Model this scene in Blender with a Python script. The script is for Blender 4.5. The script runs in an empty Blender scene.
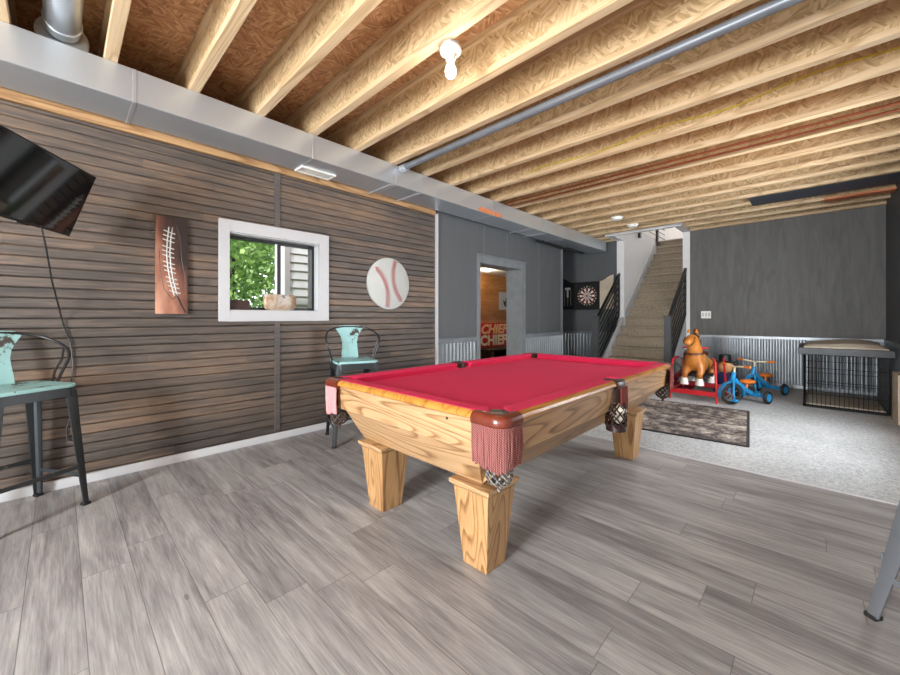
import bpy, bmesh, math, random
from mathutils import Vector, Matrix
random.seed(7)
PI = math.pi
S = bpy.context.scene
COL = S.collection

# ------------------------------------------------------------------ mesh builder
class B:
    def __init__(s): s.v = []; s.f = []; s.mi = []; s.cur = 0
    def face(s, ids): s.f.append(ids); s.mi.append(s.cur)
    def add(s, vs, fs):
        o = len(s.v); s.v += [tuple(p) for p in vs]
        for f in fs: s.face([i + o for i in f])
        return s
    def box(s, x0, x1, y0, y1, z0, z1):
        return s.hexa([(x0,y0,z0),(x1,y0,z0),(x1,y1,z0),(x0,y1,z0),(x0,y0,z1),(x1,y0,z1),(x1,y1,z1),(x0,y1,z1)])
    def hexa(s, p):
        return s.add(p, [(0,3,2,1),(4,5,6,7),(0,1,5,4),(1,2,6,5),(2,3,7,6),(3,0,4,7)])
    def prism(s, poly, axis, a, b):
        n = len(poly)
        def m(p, t):
            return {'x': (t, p[0], p[1]), 'y': (p[0], t, p[1]), 'z': (p[0], p[1], t)}[axis]
        vs = [m(p, a) for p in poly] + [m(p, b) for p in poly]
        fs = [tuple(range(n))[::-1], tuple(range(n, 2*n))] + [(i, (i+1) % n, n+(i+1) % n, n+i) for i in range(n)]
        return s.add(vs, fs)
    def tube(s, pts, r, n=8, closed=False):
        pts = [Vector(p) for p in pts]; m = len(pts)
        rs = r if isinstance(r, (list, tuple)) else [r]*m
        vs = []; up = None
        for i, p in enumerate(pts):
            if closed: t = pts[(i+1) % m] - pts[i-1]
            else: t = pts[min(i+1, m-1)] - pts[max(i-1, 0)]
            if t.length < 1e-9: t = Vector((0,0,1))
            t.normalize()
            if up is None:
                up = Vector((0,0,1)) if abs(t.z) < .9 else Vector((1,0,0))
            a = up - t*up.dot(t)
            if a.length < 1e-6: a = t.orthogonal()
            a.normalize(); up = a; b = t.cross(a)
            for k in range(n):
                q = 2*PI*k/n
                vs.append(p + (a*math.cos(q) + b*math.sin(q))*rs[i])
        fs = []
        for i in range(m if closed else m-1):
            j = (i+1) % m
            for k in range(n):
                l = (k+1) % n
                fs.append((i*n+k, i*n+l, j*n+l, j*n+k))
        if not closed: fs += [tuple(range(n))[::-1], tuple(range((m-1)*n, m*n))]
        return s.add(vs, fs)
    def cyl(s, p0, p1, r0, r1=None, n=16):
        return s.tube([p0, p1], [r0, r0 if r1 is None else r1], n)
    def lathe(s, prof, n=24, o=(0,0,0), M=None):
        vs = []; fs = []
        for r, z in prof:
            for k in range(n):
                q = 2*PI*k/n; p = Vector((r*math.cos(q), r*math.sin(q), z))
                if M: p = M @ p
                vs.append(p + Vector(o))
        for i in range(len(prof)-1):
            for k in range(n):
                l = (k+1) % n
                fs.append((i*n+k, i*n+l, (i+1)*n+l, (i+1)*n+k))
        fs += [tuple(range(n))[::-1], tuple(range((len(prof)-1)*n, len(prof)*n))]
        return s.add(vs, fs)
    def ball(s, c, rx, ry=None, rz=None, n=16, m=10):
        ry = ry or rx; rz = rz or rx
        prof = [(max(1e-4, math.sin(PI*i/m)), -math.cos(PI*i/m)) for i in range(m+1)]
        return s.lathe(prof, n, c, Matrix(((rx,0,0),(0,ry,0),(0,0,rz))))
    def sweep(s, path, prof, closed=False):
        """profile (out, up) swept along a horizontal path of (x, y, z)"""
        m = len(path); k = len(prof); vs = []; fs = []
        P = [Vector(p) for p in path]
        for i, p in enumerate(P):
            if closed: t = P[(i+1) % m] - P[i-1]
            else: t = P[min(i+1, m-1)] - P[max(i-1, 0)]
            t.normalize(); nrm = Vector((t.y, -t.x, 0)); nrm.normalize()
            for a, b in prof: vs.append(p + nrm*a + Vector((0,0,b)))
        for i in range(m if closed else m-1):
            j = (i+1) % m
            for q in range(k):
                w = (q+1) % k
                fs.append((i*k+q, i*k+w, j*k+w, j*k+q))
        if not closed: fs += [tuple(range(k))[::-1], tuple(range((m-1)*k, m*k))]
        return s.add(vs, fs)
    def xf(s, M):
        s.v = [tuple(M @ Vector(p)) for p in s.v]; return s

def mesh(name, b, mats, smooth=35, bevel=0, segs=2):
    me = bpy.data.meshes.new(name)
    me.from_pydata(b.v, [], b.f)
    if not isinstance(mats, (list, tuple)): mats = [mats]
    for m in mats: me.materials.append(m)
    for p, i in zip(me.polygons, b.mi): p.material_index = i
    bm = bmesh.new(); bm.from_mesh(me)
    bmesh.ops.recalc_face_normals(bm, faces=bm.faces)
    if bevel:
        bmesh.ops.remove_doubles(bm, verts=bm.verts, dist=1e-5)
        ed = [e for e in bm.edges if len(e.link_faces) == 2 and e.calc_face_angle(0) > .5]
        bmesh.ops.bevel(bm, geom=ed, offset=bevel, segments=segs, profile=.6, affect='EDGES', clamp_overlap=True)
    bm.to_mesh(me); bm.free()
    if bevel: smooth = 0
    if smooth:
        for p in me.polygons: p.use_smooth = True
        try: me.set_sharp_from_angle(angle=math.radians(smooth))
        except Exception: pass
    return me

def obj(name, b, mats, parent=None, loc=(0,0,0), rz=0, **k):
    o = bpy.data.objects.new(name, mesh(name, b, mats, **k)); COL.objects.link(o)
    o.location = loc; o.rotation_euler = (0, 0, rz)
    if parent: o.parent = parent
    return o
def tag(o, label, cat, group=None, kind=None):
    o['label'] = label; o['category'] = cat
    if group: o['group'] = group
    if kind: o['kind'] = kind
    return o
def thing(name, label, cat, loc=(0,0,0), rz=0, group=None, kind=None):
    o = bpy.data.objects.new(name, None); COL.objects.link(o)
    o.empty_display_size = .05; o.location = loc; o.rotation_euler = (0, 0, rz)
    return tag(o, label, cat, group, kind)
def struct(name, b, m, label, cat, parent=None, **k):
    o = obj(name, b, m, parent, **k)
    return tag(o, label, cat, None, 'structure')
def copy_tree(o, parent=None):
    c = o.copy(); COL.objects.link(c)
    if parent: c.parent = parent
    for ch in list(o.children): copy_tree(ch, c)
    return c

# ------------------------------------------------------------------ materials
class NT:
    def __init__(s, name):
        s.m = bpy.data.materials.new(name); s.m.use_nodes = True
        s.t = s.m.node_tree; s.b = s.t.nodes['Principled BSDF']
        s.tc = s.t.nodes.new('ShaderNodeTexCoord')
    def n(s, typ, props=None, **ins):
        nd = s.t.nodes.new('ShaderNode'+typ)
        for k, v in (props or {}).items(): setattr(nd, k, v)
        for k, v in ins.items():
            key = k.replace('_', ' ')
            sk = nd.inputs[int(k[1:])] if k[0] == 'i' and k[1:].isdigit() else nd.inputs[key]
            s.set(sk, v)
        return nd
    def set(s, sk, v):
        if hasattr(v, 'is_output') or isinstance(v, bpy.types.NodeSocket): s.t.links.new(v, sk)
        else: sk.default_value = v
    def math(s, op, a, b=0.0, c=None):
        nd = s.t.nodes.new('ShaderNodeMath'); nd.operation = op
        s.set(nd.inputs[0], a); s.set(nd.inputs[1], b)
        if c is not None: s.set(nd.inputs[2], c)
        return nd.outputs[0]
    def co(s): return s.tc.outputs['Object']
    def sep(s, v=None):
        nd = s.n('SeparateXYZ', Vector=v or s.co()); return nd.outputs
    def comb(s, x, y, z=0.0):
        nd = s.t.nodes.new('ShaderNodeCombineXYZ')
        for i, v in enumerate((x, y, z)): s.set(nd.inputs[i], v)
        return nd.outputs[0]
    def scale(s, v, sc, add=None):
        nd = s.t.nodes.new('ShaderNodeVectorMath'); nd.operation = 'MULTIPLY_ADD'
        s.set(nd.inputs[0], v); nd.inputs[1].default_value = sc
        if add is not None: s.set(nd.inputs[2], add)
        return nd.outputs[0]
    def noise(s, v, sc=5., det=4., rough=.55, dist=0.):
        return s.n('TexNoise', Vector=v, Scale=sc, Detail=det, Roughness=rough, Distortion=dist).outputs
    def ramp(s, f, stops, interp='LINEAR'):
        nd = s.t.nodes.new('ShaderNodeValToRGB'); s.set(nd.inputs[0], f)
        cr = nd.color_ramp; cr.interpolation = interp
        while len(cr.elements) < len(stops): cr.elements.new(.5)
        for e, (p, c) in zip(cr.elements, stops):
            e.position = p; e.color = (*c, 1)
        return nd.outputs[0]
    def mix(s, f, a, b, mode='MIX'):
        nd = s.t.nodes.new('ShaderNodeMix'); nd.data_type = 'RGBA'; nd.blend_type = mode
        s.set(nd.inputs[0], f)
        for i, v in ((6, a), (7, b)):
            if isinstance(v, tuple) and len(v) == 3: v = (*v, 1)
            s.set(nd.inputs[i], v)
        return nd.outputs[2]
    def wn(s, v):
        return s.n('TexWhiteNoise', {'noise_dimensions': '3D'}, Vector=v).outputs
    def rnd(s):
        return s.n('ObjectInfo').outputs['Random']
    def out(s, col=None, rough=None, metal=None, bump=None, bs=.3, bd=.01, **k):
        if col is not None:
            s.set(s.b.inputs['Base Color'], (*col, 1) if isinstance(col, tuple) and len(col) == 3 else col)
        if rough is not None: s.set(s.b.inputs['Roughness'], rough)
        if metal is not None: s.set(s.b.inputs['Metallic'], metal)
        if bump is not None:
            nd = s.n('Bump', Height=bump, Strength=bs, Distance=bd)
            s.t.links.new(nd.outputs[0], s.b.inputs['Normal'])
        for kk, v in k.items(): s.set(s.b.inputs[kk.replace('_', ' ')], v)
        return s.m

def srgb(r, g, b):
    return tuple(((c/255)/12.92 if c/255 <= .04045 else ((c/255+.055)/1.055)**2.4) for c in (r, g, b))
def plain(name, c, rough=.5, metal=0., var=.12, sc=8., bs=.05, **k):
    """paint or plastic with a faint mottling"""
    t = NT(name)
    f = t.noise(t.co(), sc, 5.)[0]
    lo = tuple(x*(1-var) for x in c); hi = tuple(min(1, x*(1+var)) for x in c)
    return t.out(t.ramp(f, [(.3, lo), (.7, hi)]), rough, metal, f, bs, .004, **k)

def m_floor():
    t = NT('floor_planks'); x, y, z = t.sep()
    W_, L_ = .165, 1.22
    v = t.math('DIVIDE', t.math('ADD', y, 10), W_); row = t.math('FLOOR', v); fv = t.math('FRACT', v)
    r = t.wn(t.comb(row, 3.3))[0]
    u = t.math('ADD', t.math('DIVIDE', t.math('ADD', x, 10), L_), t.math('MULTIPLY', r, 7.3))
    colm = t.math('FLOOR', u); fu = t.math('FRACT', u)
    idn = t.wn(t.comb(row, colm, 1.7))[0]
    gv = t.math('MULTIPLY', t.math('MINIMUM', fv, t.math('SUBTRACT', 1, fv)), W_)
    gu = t.math('MULTIPLY', t.math('MINIMUM', fu, t.math('SUBTRACT', 1, fu)), L_)
    gap = t.math('LESS_THAN', t.math('MINIMUM', gv, gu), .0014)
    sh = t.math('MULTIPLY', idn, 40)
    g1 = t.noise(t.comb(t.math('MULTIPLY', x, .9), t.math('MULTIPLY', y, 9), sh), 2.2, 6., .62, .9)[0]
    g2 = t.noise(t.comb(t.math('MULTIPLY', x, 2.2), t.math('MULTIPLY', y, 60), sh), 3., 4., .65)[0]
    g3 = t.noise(t.comb(t.math('MULTIPLY', x, .9), t.math('MULTIPLY', y, 4), sh), 2., 2.)[0]
    f = t.math('ADD', t.math('MULTIPLY', g1, .48), t.math('MULTIPLY', g2, .32))
    f = t.math('ADD', f, t.math('MULTIPLY', g3, .2))
    f = t.math('ADD', f, t.math('MULTIPLY', t.math('SUBTRACT', idn, .5), .10))
    c = t.ramp(f, [(.34, srgb(106, 103, 104)), (.45, srgb(138, 135, 135)), (.56, srgb(164, 161, 160)), (.70, srgb(194, 192, 190))])
    kn = t.n('TexVoronoi', Vector=t.comb(t.math('MULTIPLY', x, 1.1), t.math('MULTIPLY', y, 3.2), 0.), Scale=1.).outputs[0]
    c = t.mix(t.math('MULTIPLY', t.math('LESS_THAN', kn, .03), .4), c, srgb(60, 52, 48))
    c = t.mix(t.math('MULTIPLY', gap, .6), c, srgb(70, 66, 65))
    h = t.math('SUBTRACT', g2, t.math('MULTIPLY', gap, 1.5))
    return t.out(c, t.math('ADD', .36, t.math('MULTIPLY', g1, .16)), 0., h, .12, .002)

def m_slat(name, dark, mid, warm, pitch=.0655, axis=1):
    t = NT(name); s3 = t.sep(); a = s3[axis]; z = s3[2]
    row = t.math('FLOOR', t.math('DIVIDE', z, pitch))
    r = t.wn(t.comb(row, 1.1, 4.))[0]
    u = t.math('ADD', t.math('DIVIDE', a, 3.6), t.math('MULTIPLY', r, 9.))
    idn = t.wn(t.comb(row, t.math('FLOOR', u), 2.))[0]
    sh = t.math('MULTIPLY', idn, 30)
    g = t.noise(t.comb(t.math('MULTIPLY', a, 1.6), t.math('MULTIPLY', z, 30), sh), 2., 6., .62, .8)[0]
    g2 = t.noise(t.comb(t.math('MULTIPLY', a, 4), t.math('MULTIPLY', z, 120), sh), 2., 3., .6)[0]
    f = t.math('ADD', t.math('MULTIPLY', g, .7), t.math('MULTIPLY', g2, .3))
    f = t.math('ADD', f, t.math('MULTIPLY', t.math('SUBTRACT', idn, .5), .14))
    st = t.noise(t.comb(t.math('MULTIPLY', a, .55), t.math('MULTIPLY', z, 1.5), 3.), 1.6, 3.)[0]
    f = t.math('ADD', f, t.math('MULTIPLY', t.math('SUBTRACT', st, .5), .5))
    c = t.ramp(f, [(.26, dark), (.5, mid), (.76, warm)])
    return t.out(c, .5, 0., g2, .12, .002)

def m_osb(name, cols, plane, rnd=True):
    """pressed wood strands lying every which way in the board's plane"""
    t = NT(name); co = t.co()
    if rnd:
        off = t.math('MULTIPLY', t.rnd(), 37.)
        co = t.scale(co, (1,1,1), t.comb(off, off, off))
    x, y, z = t.sep(co)
    a, b = (x, z) if plane == 'xz' else (x, y)
    big = t.n('SeparateColor', Color=t.n('TexVoronoi', Vector=t.comb(a, b, 0.), Scale=17.).outputs[1]).outputs
    f = None
    for k, th in enumerate((.25, 1.25, 2.3)):
        u = t.math('ADD', t.math('MULTIPLY', a, math.cos(th)), t.math('MULTIPLY', b, math.sin(th)))
        v = t.math('SUBTRACT', t.math('MULTIPLY', b, math.cos(th)), t.math('MULTIPLY', a, math.sin(th)))
        q = t.comb(t.math('MULTIPLY', u, 13.), t.math('MULTIPLY', v, 75.), 1.7*k)
        ch = t.n('SeparateColor', Color=t.n('TexVoronoi', Vector=q, Scale=1.).outputs[1]).outputs[k]
        gr = t.noise(t.comb(t.math('MULTIPLY', u, 20.), t.math('MULTIPLY', v, 320.), 3.*k), 1., 2.)[0]
        g = t.math('ADD', t.math('MULTIPLY', ch, .50), t.math('MULTIPLY', gr, .50))
        if f is None: f = g
        else:
            sel = t.math('GREATER_THAN', big[0], .36 if k == 1 else .68)
            mx = t.n('Mix'); t.set(mx.inputs[0], sel); t.set(mx.inputs[2], f); t.set(mx.inputs[3], g); f = mx.outputs[0]
    lo = t.noise(co, 2.5, 2.)[0]
    f = t.math('ADD', f, t.math('MULTIPLY', t.math('SUBTRACT', lo, .5), .3))
    c = t.ramp(f, [(.10, cols[0]), (.34, cols[1]), (.62, cols[2]), (.92, cols[3])])
    return t.out(c, .62, 0., f, .25, .003)

def m_wood(name, lo, mid, hi, axis=0, rings=1., rough=.4, fine=1.):
    """board with long grain and cathedral arches"""
    t = NT(name); co = t.co()
    off = t.math('MULTIPLY', t.rnd(), 9.)
    co = t.scale(co, (1,1,1), t.comb(off, off, off))
    sc = [6., 6., 6.]; sc[axis] = .75
    wob = t.noise(t.scale(co, tuple(sc)), .8, 1.5, .5, .3)[0]
    ring = t.math('FRACT', t.math('MULTIPLY', wob, 17.*rings))
    sc2 = [130*fine]*3; sc2[axis] = 3.5
    fg = t.noise(t.scale(co, tuple(sc2)), 1., 3., .6)[0]
    sc3 = [14]*3; sc3[axis] = .7
    bg = t.noise(t.scale(co, tuple(sc3)), 1., 3., .6)[0]
    line = t.ramp(ring, [(.0, (.25,.25,.25)), (.30, (.85,.85,.85)), (.85, (1,1,1)), (1., (.25,.25,.25))])
    f = t.math('ADD', t.math('MULTIPLY', line, .42), t.math('ADD', t.math('MULTIPLY', fg, .42), t.math('MULTIPLY', bg, .22)))
    c = t.ramp(f, [(.36, lo), (.62, mid), (.82, hi)])
    return t.out(c, rough, 0., fg, .1, .002, Coat_Weight=.12, Coat_Roughness=.2)

def m_galv():
    t = NT('galvanized_steel')
    n1 = t.noise(t.co(), 1.2, 2.)[0]
    c = t.mix(n1, srgb(192, 199, 206), srgb(206, 212, 218))
    return t.out(c, .30, .68)

def m_carpet(name, lo, hi, sc=260.):
    t = NT(name)
    f = t.noise(t.co(), sc, 3., .7)[0]; g = t.noise(t.co(), 1.8, 3.)[0]; h = t.noise(t.co(), 40., 3., .7)[0]
    ff = t.math('ADD', t.math('MULTIPLY', f, .6), t.math('ADD', t.math('MULTIPLY', g, .12), t.math('MULTIPLY', h, .28)))
    return t.out(t.ramp(ff, [(.40, lo), (.60, hi)]), .95, 0., f, .5, .006)

def m_rug():
    t = NT('rug_weave'); x, y, z = t.sep()
    a = t.noise(t.comb(t.math('MULTIPLY', x, 5.), t.math('MULTIPLY', y, 4.), 0.), 1.8, 10., .8, .5)[0]
    b = t.noise(t.comb(t.math('MULTIPLY', x, 1.5), t.math('MULTIPLY', y, 4.), 5.), 1.2, 3.)[0]
    f = t.math('ADD', t.math('MULTIPLY', a, .75), t.math('MULTIPLY', b, .3))
    c = t.ramp(f, [(.42, srgb(46, 41, 41)), (.50, srgb(80, 71, 69)), (.56, srgb(140, 130, 122)), (.65, srgb(196, 186, 172))])
    n = t.noise(t.co(), 220., 2.)[0]
    return t.out(c, .95, 0., n, .4, .004)

def m_chip(name, paint, under, thr=.40, rough=.45, metal=0.):
    t = NT(name)
    n = t.noise(t.co(), 13., 6., .68)[0]; n2 = t.noise(t.co(), 4., 3.)[0]
    f = t.math('ADD', t.math('MULTIPLY', n, .75), t.math('MULTIPLY', n2, .25))
    mk = t.ramp(f, [(thr, (0,0,0)), (thr+.03, (1,1,1))])
    p = t.ramp(n2, [(.3, tuple(c*.86 for c in paint)), (.7, tuple(min(1, c*1.1) for c in paint))])
    return t.out(t.mix(mk, under, p), rough, metal, n, .15, .003)

def m_glass(name='window_glass', tint=(1,1,1)):
    t = NT(name); nt = t.t
    tr = t.n('BsdfTransparent'); tr.inputs[0].default_value = (*tint, 1)
    gl = t.n('BsdfGlossy'); gl.inputs['Roughness'].default_value = .02
    fr = t.n('Fresnel', IOR=1.45)
    mx = t.n('MixShader'); bk = t.n('NewGeometry').outputs['Backfacing']
    nt.links.new(t.math('MULTIPLY', fr.outputs[0], t.math('SUBTRACT', 1., bk)), mx.inputs[0])
    nt.links.new(tr.outputs[0], mx.inputs[1]); nt.links.new(gl.outputs[0], mx.inputs[2])
    nt.links.new(mx.outputs[0], nt.nodes['Material Output'].inputs[0])
    return t.m
def m_emit(name, c, st):
    t = NT(name); return t.out(c, .4, Emission_Color=(*c, 1), Emission_Strength=st)
def m_stripe(name, a, b, ax=(60., 60., 420.)):
    t = NT(name); x, y, z = t.sep()
    p = t.math('ADD', t.math('ADD', t.math('MULTIPLY', x, ax[0]), t.math('MULTIPLY', y, ax[1])), t.math('MULTIPLY', z, ax[2]))
    f = t.math('MULTIPLY_ADD', t.math('SINE', p), .5, .5)
    return t.out(t.ramp(f, [(.2, a), (.8, b)]), .85, 0., f, .5, .004)
def m_paintwall(name, c, streak=.0, rough=.55):
    t = NT(name); x, y, z = t.sep()
    s = t.noise(t.comb(t.math('MULTIPLY', x, 7.), t.math('MULTIPLY', y, 7.), t.math('MULTIPLY', z, 1.)), 1.4, 6., .65, 1.)[0]
    lo = tuple(q*(1-streak) for q in c); hi = tuple(q*(1+streak*1.2) for q in c)
    return t.out(t.ramp(s, [(.35, lo), (.65, hi)]), rough, 0., s, .12, .004)

M = {}
M['floor'] = m_floor()
M['slat'] = m_slat('stained_slats', srgb(52, 48, 47), srgb(88, 78, 71), srgb(138, 111, 88))
M['batten'] = m_slat('stained_batten', srgb(50, 48, 50), srgb(84, 78, 76), srgb(112, 100, 92), pitch=4.)
M['barn'] = m_slat('amber_planks', srgb(96, 56, 22), srgb(168, 108, 48), srgb(206, 150, 84), pitch=.15)
M['sub'] = m_osb('subfloor_osb', [srgb(124, 82, 52), srgb(182, 132, 92), srgb(208, 162, 118), srgb(232, 198, 156)], 'xy', False)
M['web'] = m_osb('joist_web_osb', [srgb(140, 112, 76), srgb(190, 158, 114), srgb(214, 184, 140), srgb(234, 212, 174)], 'xz')
M['pine'] = m_wood('pine_lumber', srgb(178, 146, 106), srgb(202, 172, 132), srgb(218, 192, 156), 0, .6, .6)
M['pine_y'] = m_wood('pine_plate', srgb(140, 102, 66), srgb(172, 132, 90), srgb(194, 156, 112), 1, .6, .6)
M['oak'] = m_wood('light_oak', srgb(116, 82, 50), srgb(172, 134, 94), srgb(192, 158, 118), 0, 1.2, .38)
M['oak_y'] = m_wood('light_oak_long', srgb(104, 70, 40), srgb(164, 124, 84), srgb(186, 148, 106), 1, 1.2, .38)
M['oak_z'] = m_wood('light_oak_upright', srgb(114, 76, 42), srgb(166, 124, 80), srgb(186, 148, 102), 2, 1.2, .38)
M['oak_rail'] = m_wood('amber_oak', srgb(140, 86, 30), srgb(178, 118, 48), srgb(196, 138, 66), 1, .8, .28)
M['galv'] = m_galv()
M['carpet'] = m_carpet('speckled_carpet', srgb(128, 131, 133), srgb(214, 216, 217))
M['stair_carpet'] = m_carpet('stair_carpet', srgb(112, 100, 84), srgb(180, 165, 144))
M['rug'] = m_rug()
M['rug_edge'] = plain('rug_binding', srgb(44, 38, 38), .9)
M['gray'] = m_paintwall('gray_drywall', srgb(84, 86, 88), .05)
M['grayply'] = m_paintwall('gray_plywood', srgb(90, 88, 86), .2)
M['graytrim'] = plain('gray_trim_paint', srgb(112, 116, 120), .5)
M['jamb'] = plain('gray_jamb_paint', srgb(128, 132, 134), .5)
M['white'] = plain('white_trim_paint', srgb(188, 188, 190), .4, 0., .02)
M['drywall'] = plain('white_drywall', srgb(222, 220, 219), .7, 0., .03)
M['concrete'] = plain('light_wall_paint', srgb(190, 188, 184), .7, 0., .05)  # pale; on the unseen walls it is there to bounce light
M['corr'] = plain('corrugated_steel', srgb(140, 145, 149), .36, .6, .1, 6.)
M['black'] = plain('black_paint', srgb(24, 24, 26), .42)
M['blackmetal'] = plain('black_metal', srgb(34, 33, 34), .38, .3)
M['charpost'] = plain('charcoal_wood', srgb(58, 60, 62), .5)
M['screen'] = plain('screen_glass', srgb(10, 10, 12), .07, 0., .02, 3., 0., Specular_IOR_Level=.6)
M['bezel'] = plain('tv_plastic', srgb(16, 16, 17), .3)
M['teal'] = m_chip('chipped_teal_paint', srgb(150, 194, 194), srgb(66, 58, 52), .41)
M['gun'] = m_chip('worn_gunmetal', srgb(70, 74, 77), srgb(104, 98, 90), .36, .42, .65)
M['gunlight'] = m_chip('worn_gray_steel', srgb(124, 128, 134), srgb(108, 106, 104), .38, .42, .5)
M['felt'] = m_carpet('red_felt', srgb(206, 26, 74), srgb(224, 40, 92), 420.)
M['leather'] = plain('oxblood_leather', srgb(104, 42, 26), .3, 0., .2, 20., .1, Coat_Weight=.4)
M['leather_dk'] = plain('dark_leather', srgb(52, 28, 22), .4, 0., .2, 20., .1)
M['fringe'] = m_stripe('twisted_fringe', srgb(104, 56, 54), srgb(160, 98, 92), (380., 380., 700.))
M['fringe_red'] = m_stripe('dark_red_fringe', srgb(96, 34, 30), srgb(158, 74, 64), (380., 380., 700.))
M['fringe_pink'] = m_stripe('pink_fringe', srgb(186, 116, 120), srgb(226, 168, 168), (380., 380., 700.))
M['net'] = plain('knotted_net', srgb(74, 56, 48), .8)
M['netgray'] = m_stripe('gray_net_cord', srgb(70, 68, 70), srgb(142, 136, 130), (200., 200., 300.))
M['ballw'] = plain('ivory_ball', srgb(236, 228, 210), .12, 0., .02)
M['porcelain'] = plain('porcelain', srgb(240, 238, 230), .25, 0., .02)
M['bulb'] = m_emit('lit_bulb', (1., .93, .80), 14.)
M['copper'] = plain('copper_pipe', srgb(150, 84, 56), .35, .7)
M['cable'] = plain('yellow_cable', srgb(214, 190, 50), .45)
M['pvc'] = plain('gray_pipe', srgb(112, 116, 122), .4, .2)
M['sheet'] = plain('slate_sheet_metal', srgb(74, 80, 92), .45, .2)
M['orangeboard'] = m_wood('reddish_board', srgb(150, 76, 34), srgb(190, 108, 60), srgb(208, 132, 84), 0, .6, .6)
M['reflection'] = plain('orange_reflection', srgb(206, 126, 82), .5, 0., .2, 22.)  # warm reflection on the duct, given as a colour of its own
M['vinyl'] = plain('white_vinyl', srgb(218, 222, 226), .4, 0., .02)
M['glass'] = m_glass()
M['leaf'] = None
M['red_paint'] = plain('red_enamel', srgb(196, 34, 42), .3)
M['blue_paint'] = plain('blue_enamel', srgb(40, 140, 196), .3)
M['orange'] = plain('orange_plastic', srgb(226, 122, 44), .4, 0., .15)
M['rubber'] = plain('black_rubber', srgb(26, 25, 25), .7)
M['chrome'] = plain('chrome', srgb(200, 200, 204), .18, .9)
M['tan'] = plain('tan_plush', srgb(186, 174, 156), .95, 0., .1, 60., .3)
M['tanmat'] = plain('crate_mat', srgb(170, 158, 142), .95, 0., .12, 80., .3)
M['wire'] = plain('dark_wire', srgb(30, 30, 32), .4, .4)
M['beige'] = plain('beige_wood', srgb(196, 180, 158), .6)
M['stitch'] = plain('red_stitch', srgb(160, 30, 36), .7)
M['ballcream'] = plain('cream_print', srgb(192, 194, 190), .6, 0., .03)
M['redsign'] = plain('red_fabric', srgb(204, 34, 34), .7)
M['cream'] = plain('cream_lettering', srgb(240, 226, 190), .6)
M['peach'] = plain('peach_lettering', srgb(246, 190, 130), .6)
M['sofa'] = plain('dark_brown_sofa', srgb(52, 36, 26), .8)
M['siding'] = plain('gray_siding', srgb(216, 221, 226), .6, 0., .04)
M['grass'] = m_carpet('ground_grass', srgb(60, 84, 40), srgb(112, 140, 72), 60.)
M['skin'] = plain('peach_toy_face', srgb(222, 160, 110), .7)
M['navy'] = plain('navy_cloth', srgb(30, 40, 84), .9)
M['maroon'] = plain('maroon_cloth', srgb(120, 26, 40), .9)

# ------------------------------------------------------------------ key sizes
XR, YB, YN = 4.283, 8.05, -2.6      # right wall, back wall, wall behind the viewpoint
ZJ, ZS = 2.70, 3.0                  # joist underside, subfloor underside
ORD = ['first','second','third','fourth','fifth','sixth','seventh','eighth','ninth','tenth','eleventh','twelfth','thirteenth','fourteenth','fifteenth','sixteenth','seventeenth','eighteenth','nineteenth','twentieth','twenty-first','twenty-second','twenty-third','twenty-fourth']

# ------------------------------------------------------------------ floor, carpet
struct('floor', B().box(-.3, XR+.1, YN-.1, 3.48, -.1, 0), M['floor'], 'gray wood-look plank floor with long staggered boards', 'floor')
struct('floor_carpet', B().box(-1.1, XR+.1, 3.48, YB+.1, -.1, .006), M['carpet'], 'light gray speckled carpet in the far half of the room', 'carpet')
struct('trim_1', B().prism([(3.468, 0), (3.471, .005), (3.484, .008), (3.490, .006), (3.490, 0)], 'x', 0, XR), M['white'], 'thin pale strip where the plank floor meets the carpet', 'threshold strip')

# ------------------------------------------------------------------ left wall with slats and window hole
WY0, WY1, WZ0, WZ1 = .992, 1.80, 1.178, 1.845          # opening inside the casing
b = B()
b.box(-.25, -.02, YN-.1, WY0, 0, 2.45).box(-.25, -.02, WY1, 3.40, 0, 2.45).box(-.25, -.02, WY0, WY1, 0, WZ0).box(-.25, -.02, WY0, WY1, WZ1, 2.45)
PITCH = .0655
def slat(y0, y1, z0, z1):
    g = .0045
    b.prism([(-.02, z0), (-.012, z0+.0005), (-.001, z0+g+.003), (0, z0+g+.008), (0, z1-g-.004), (-.001, z1-g), (-.012, z1-.0005), (-.02, z1)], 'y', y0, y1)
k = 0
while k*PITCH < 2.44:
    z0, z1 = k*PITCH, min((k+1)*PITCH, 2.45)
    if z1 > WZ0-.02 and z0 < WZ1+.02:
        slat(YN, WY0-.03, z0, z1); slat(WY1+.03, 3.40, z0, z1)
    else: slat(YN, 3.40, z0, z1)
    k += 1
struct('wall_left', b, M['slat'], 'left wall of narrow dark-stained horizontal wooden slats', 'wall', smooth=0)
b = B(); b.box(-.019, .008, 1.365, 1.418, WZ1+.1, 2.52).box(-.019, .008, 1.365, 1.418, .062, 1.09)
struct('trim_2', b, M['batten'], 'dark upright batten on the slatted wall above and below the window', 'batten', bevel=.003)
struct('baseboard_left', B().prism([(0, 0), (.016, 0), (.016, .052), (.012, .059), (0, .061)], 'y', YN, 3.40), M['white'], 'low white baseboard along the slatted wall', 'baseboard')
struct('trim_3', B().box(-.1, .018, YN, 3.40, 2.452, 2.515), M['pine_y'], 'bare pine plate along the top of the slatted wall', 'wall plate', bevel=.003)
b = B().box(-.005, .03, 3.40, 3.435, 0, 2.47)
struct('trim_4', b, M['white'], 'white upright strip between the slatted wall and the gray wall', 'corner strip', bevel=.004)

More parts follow.
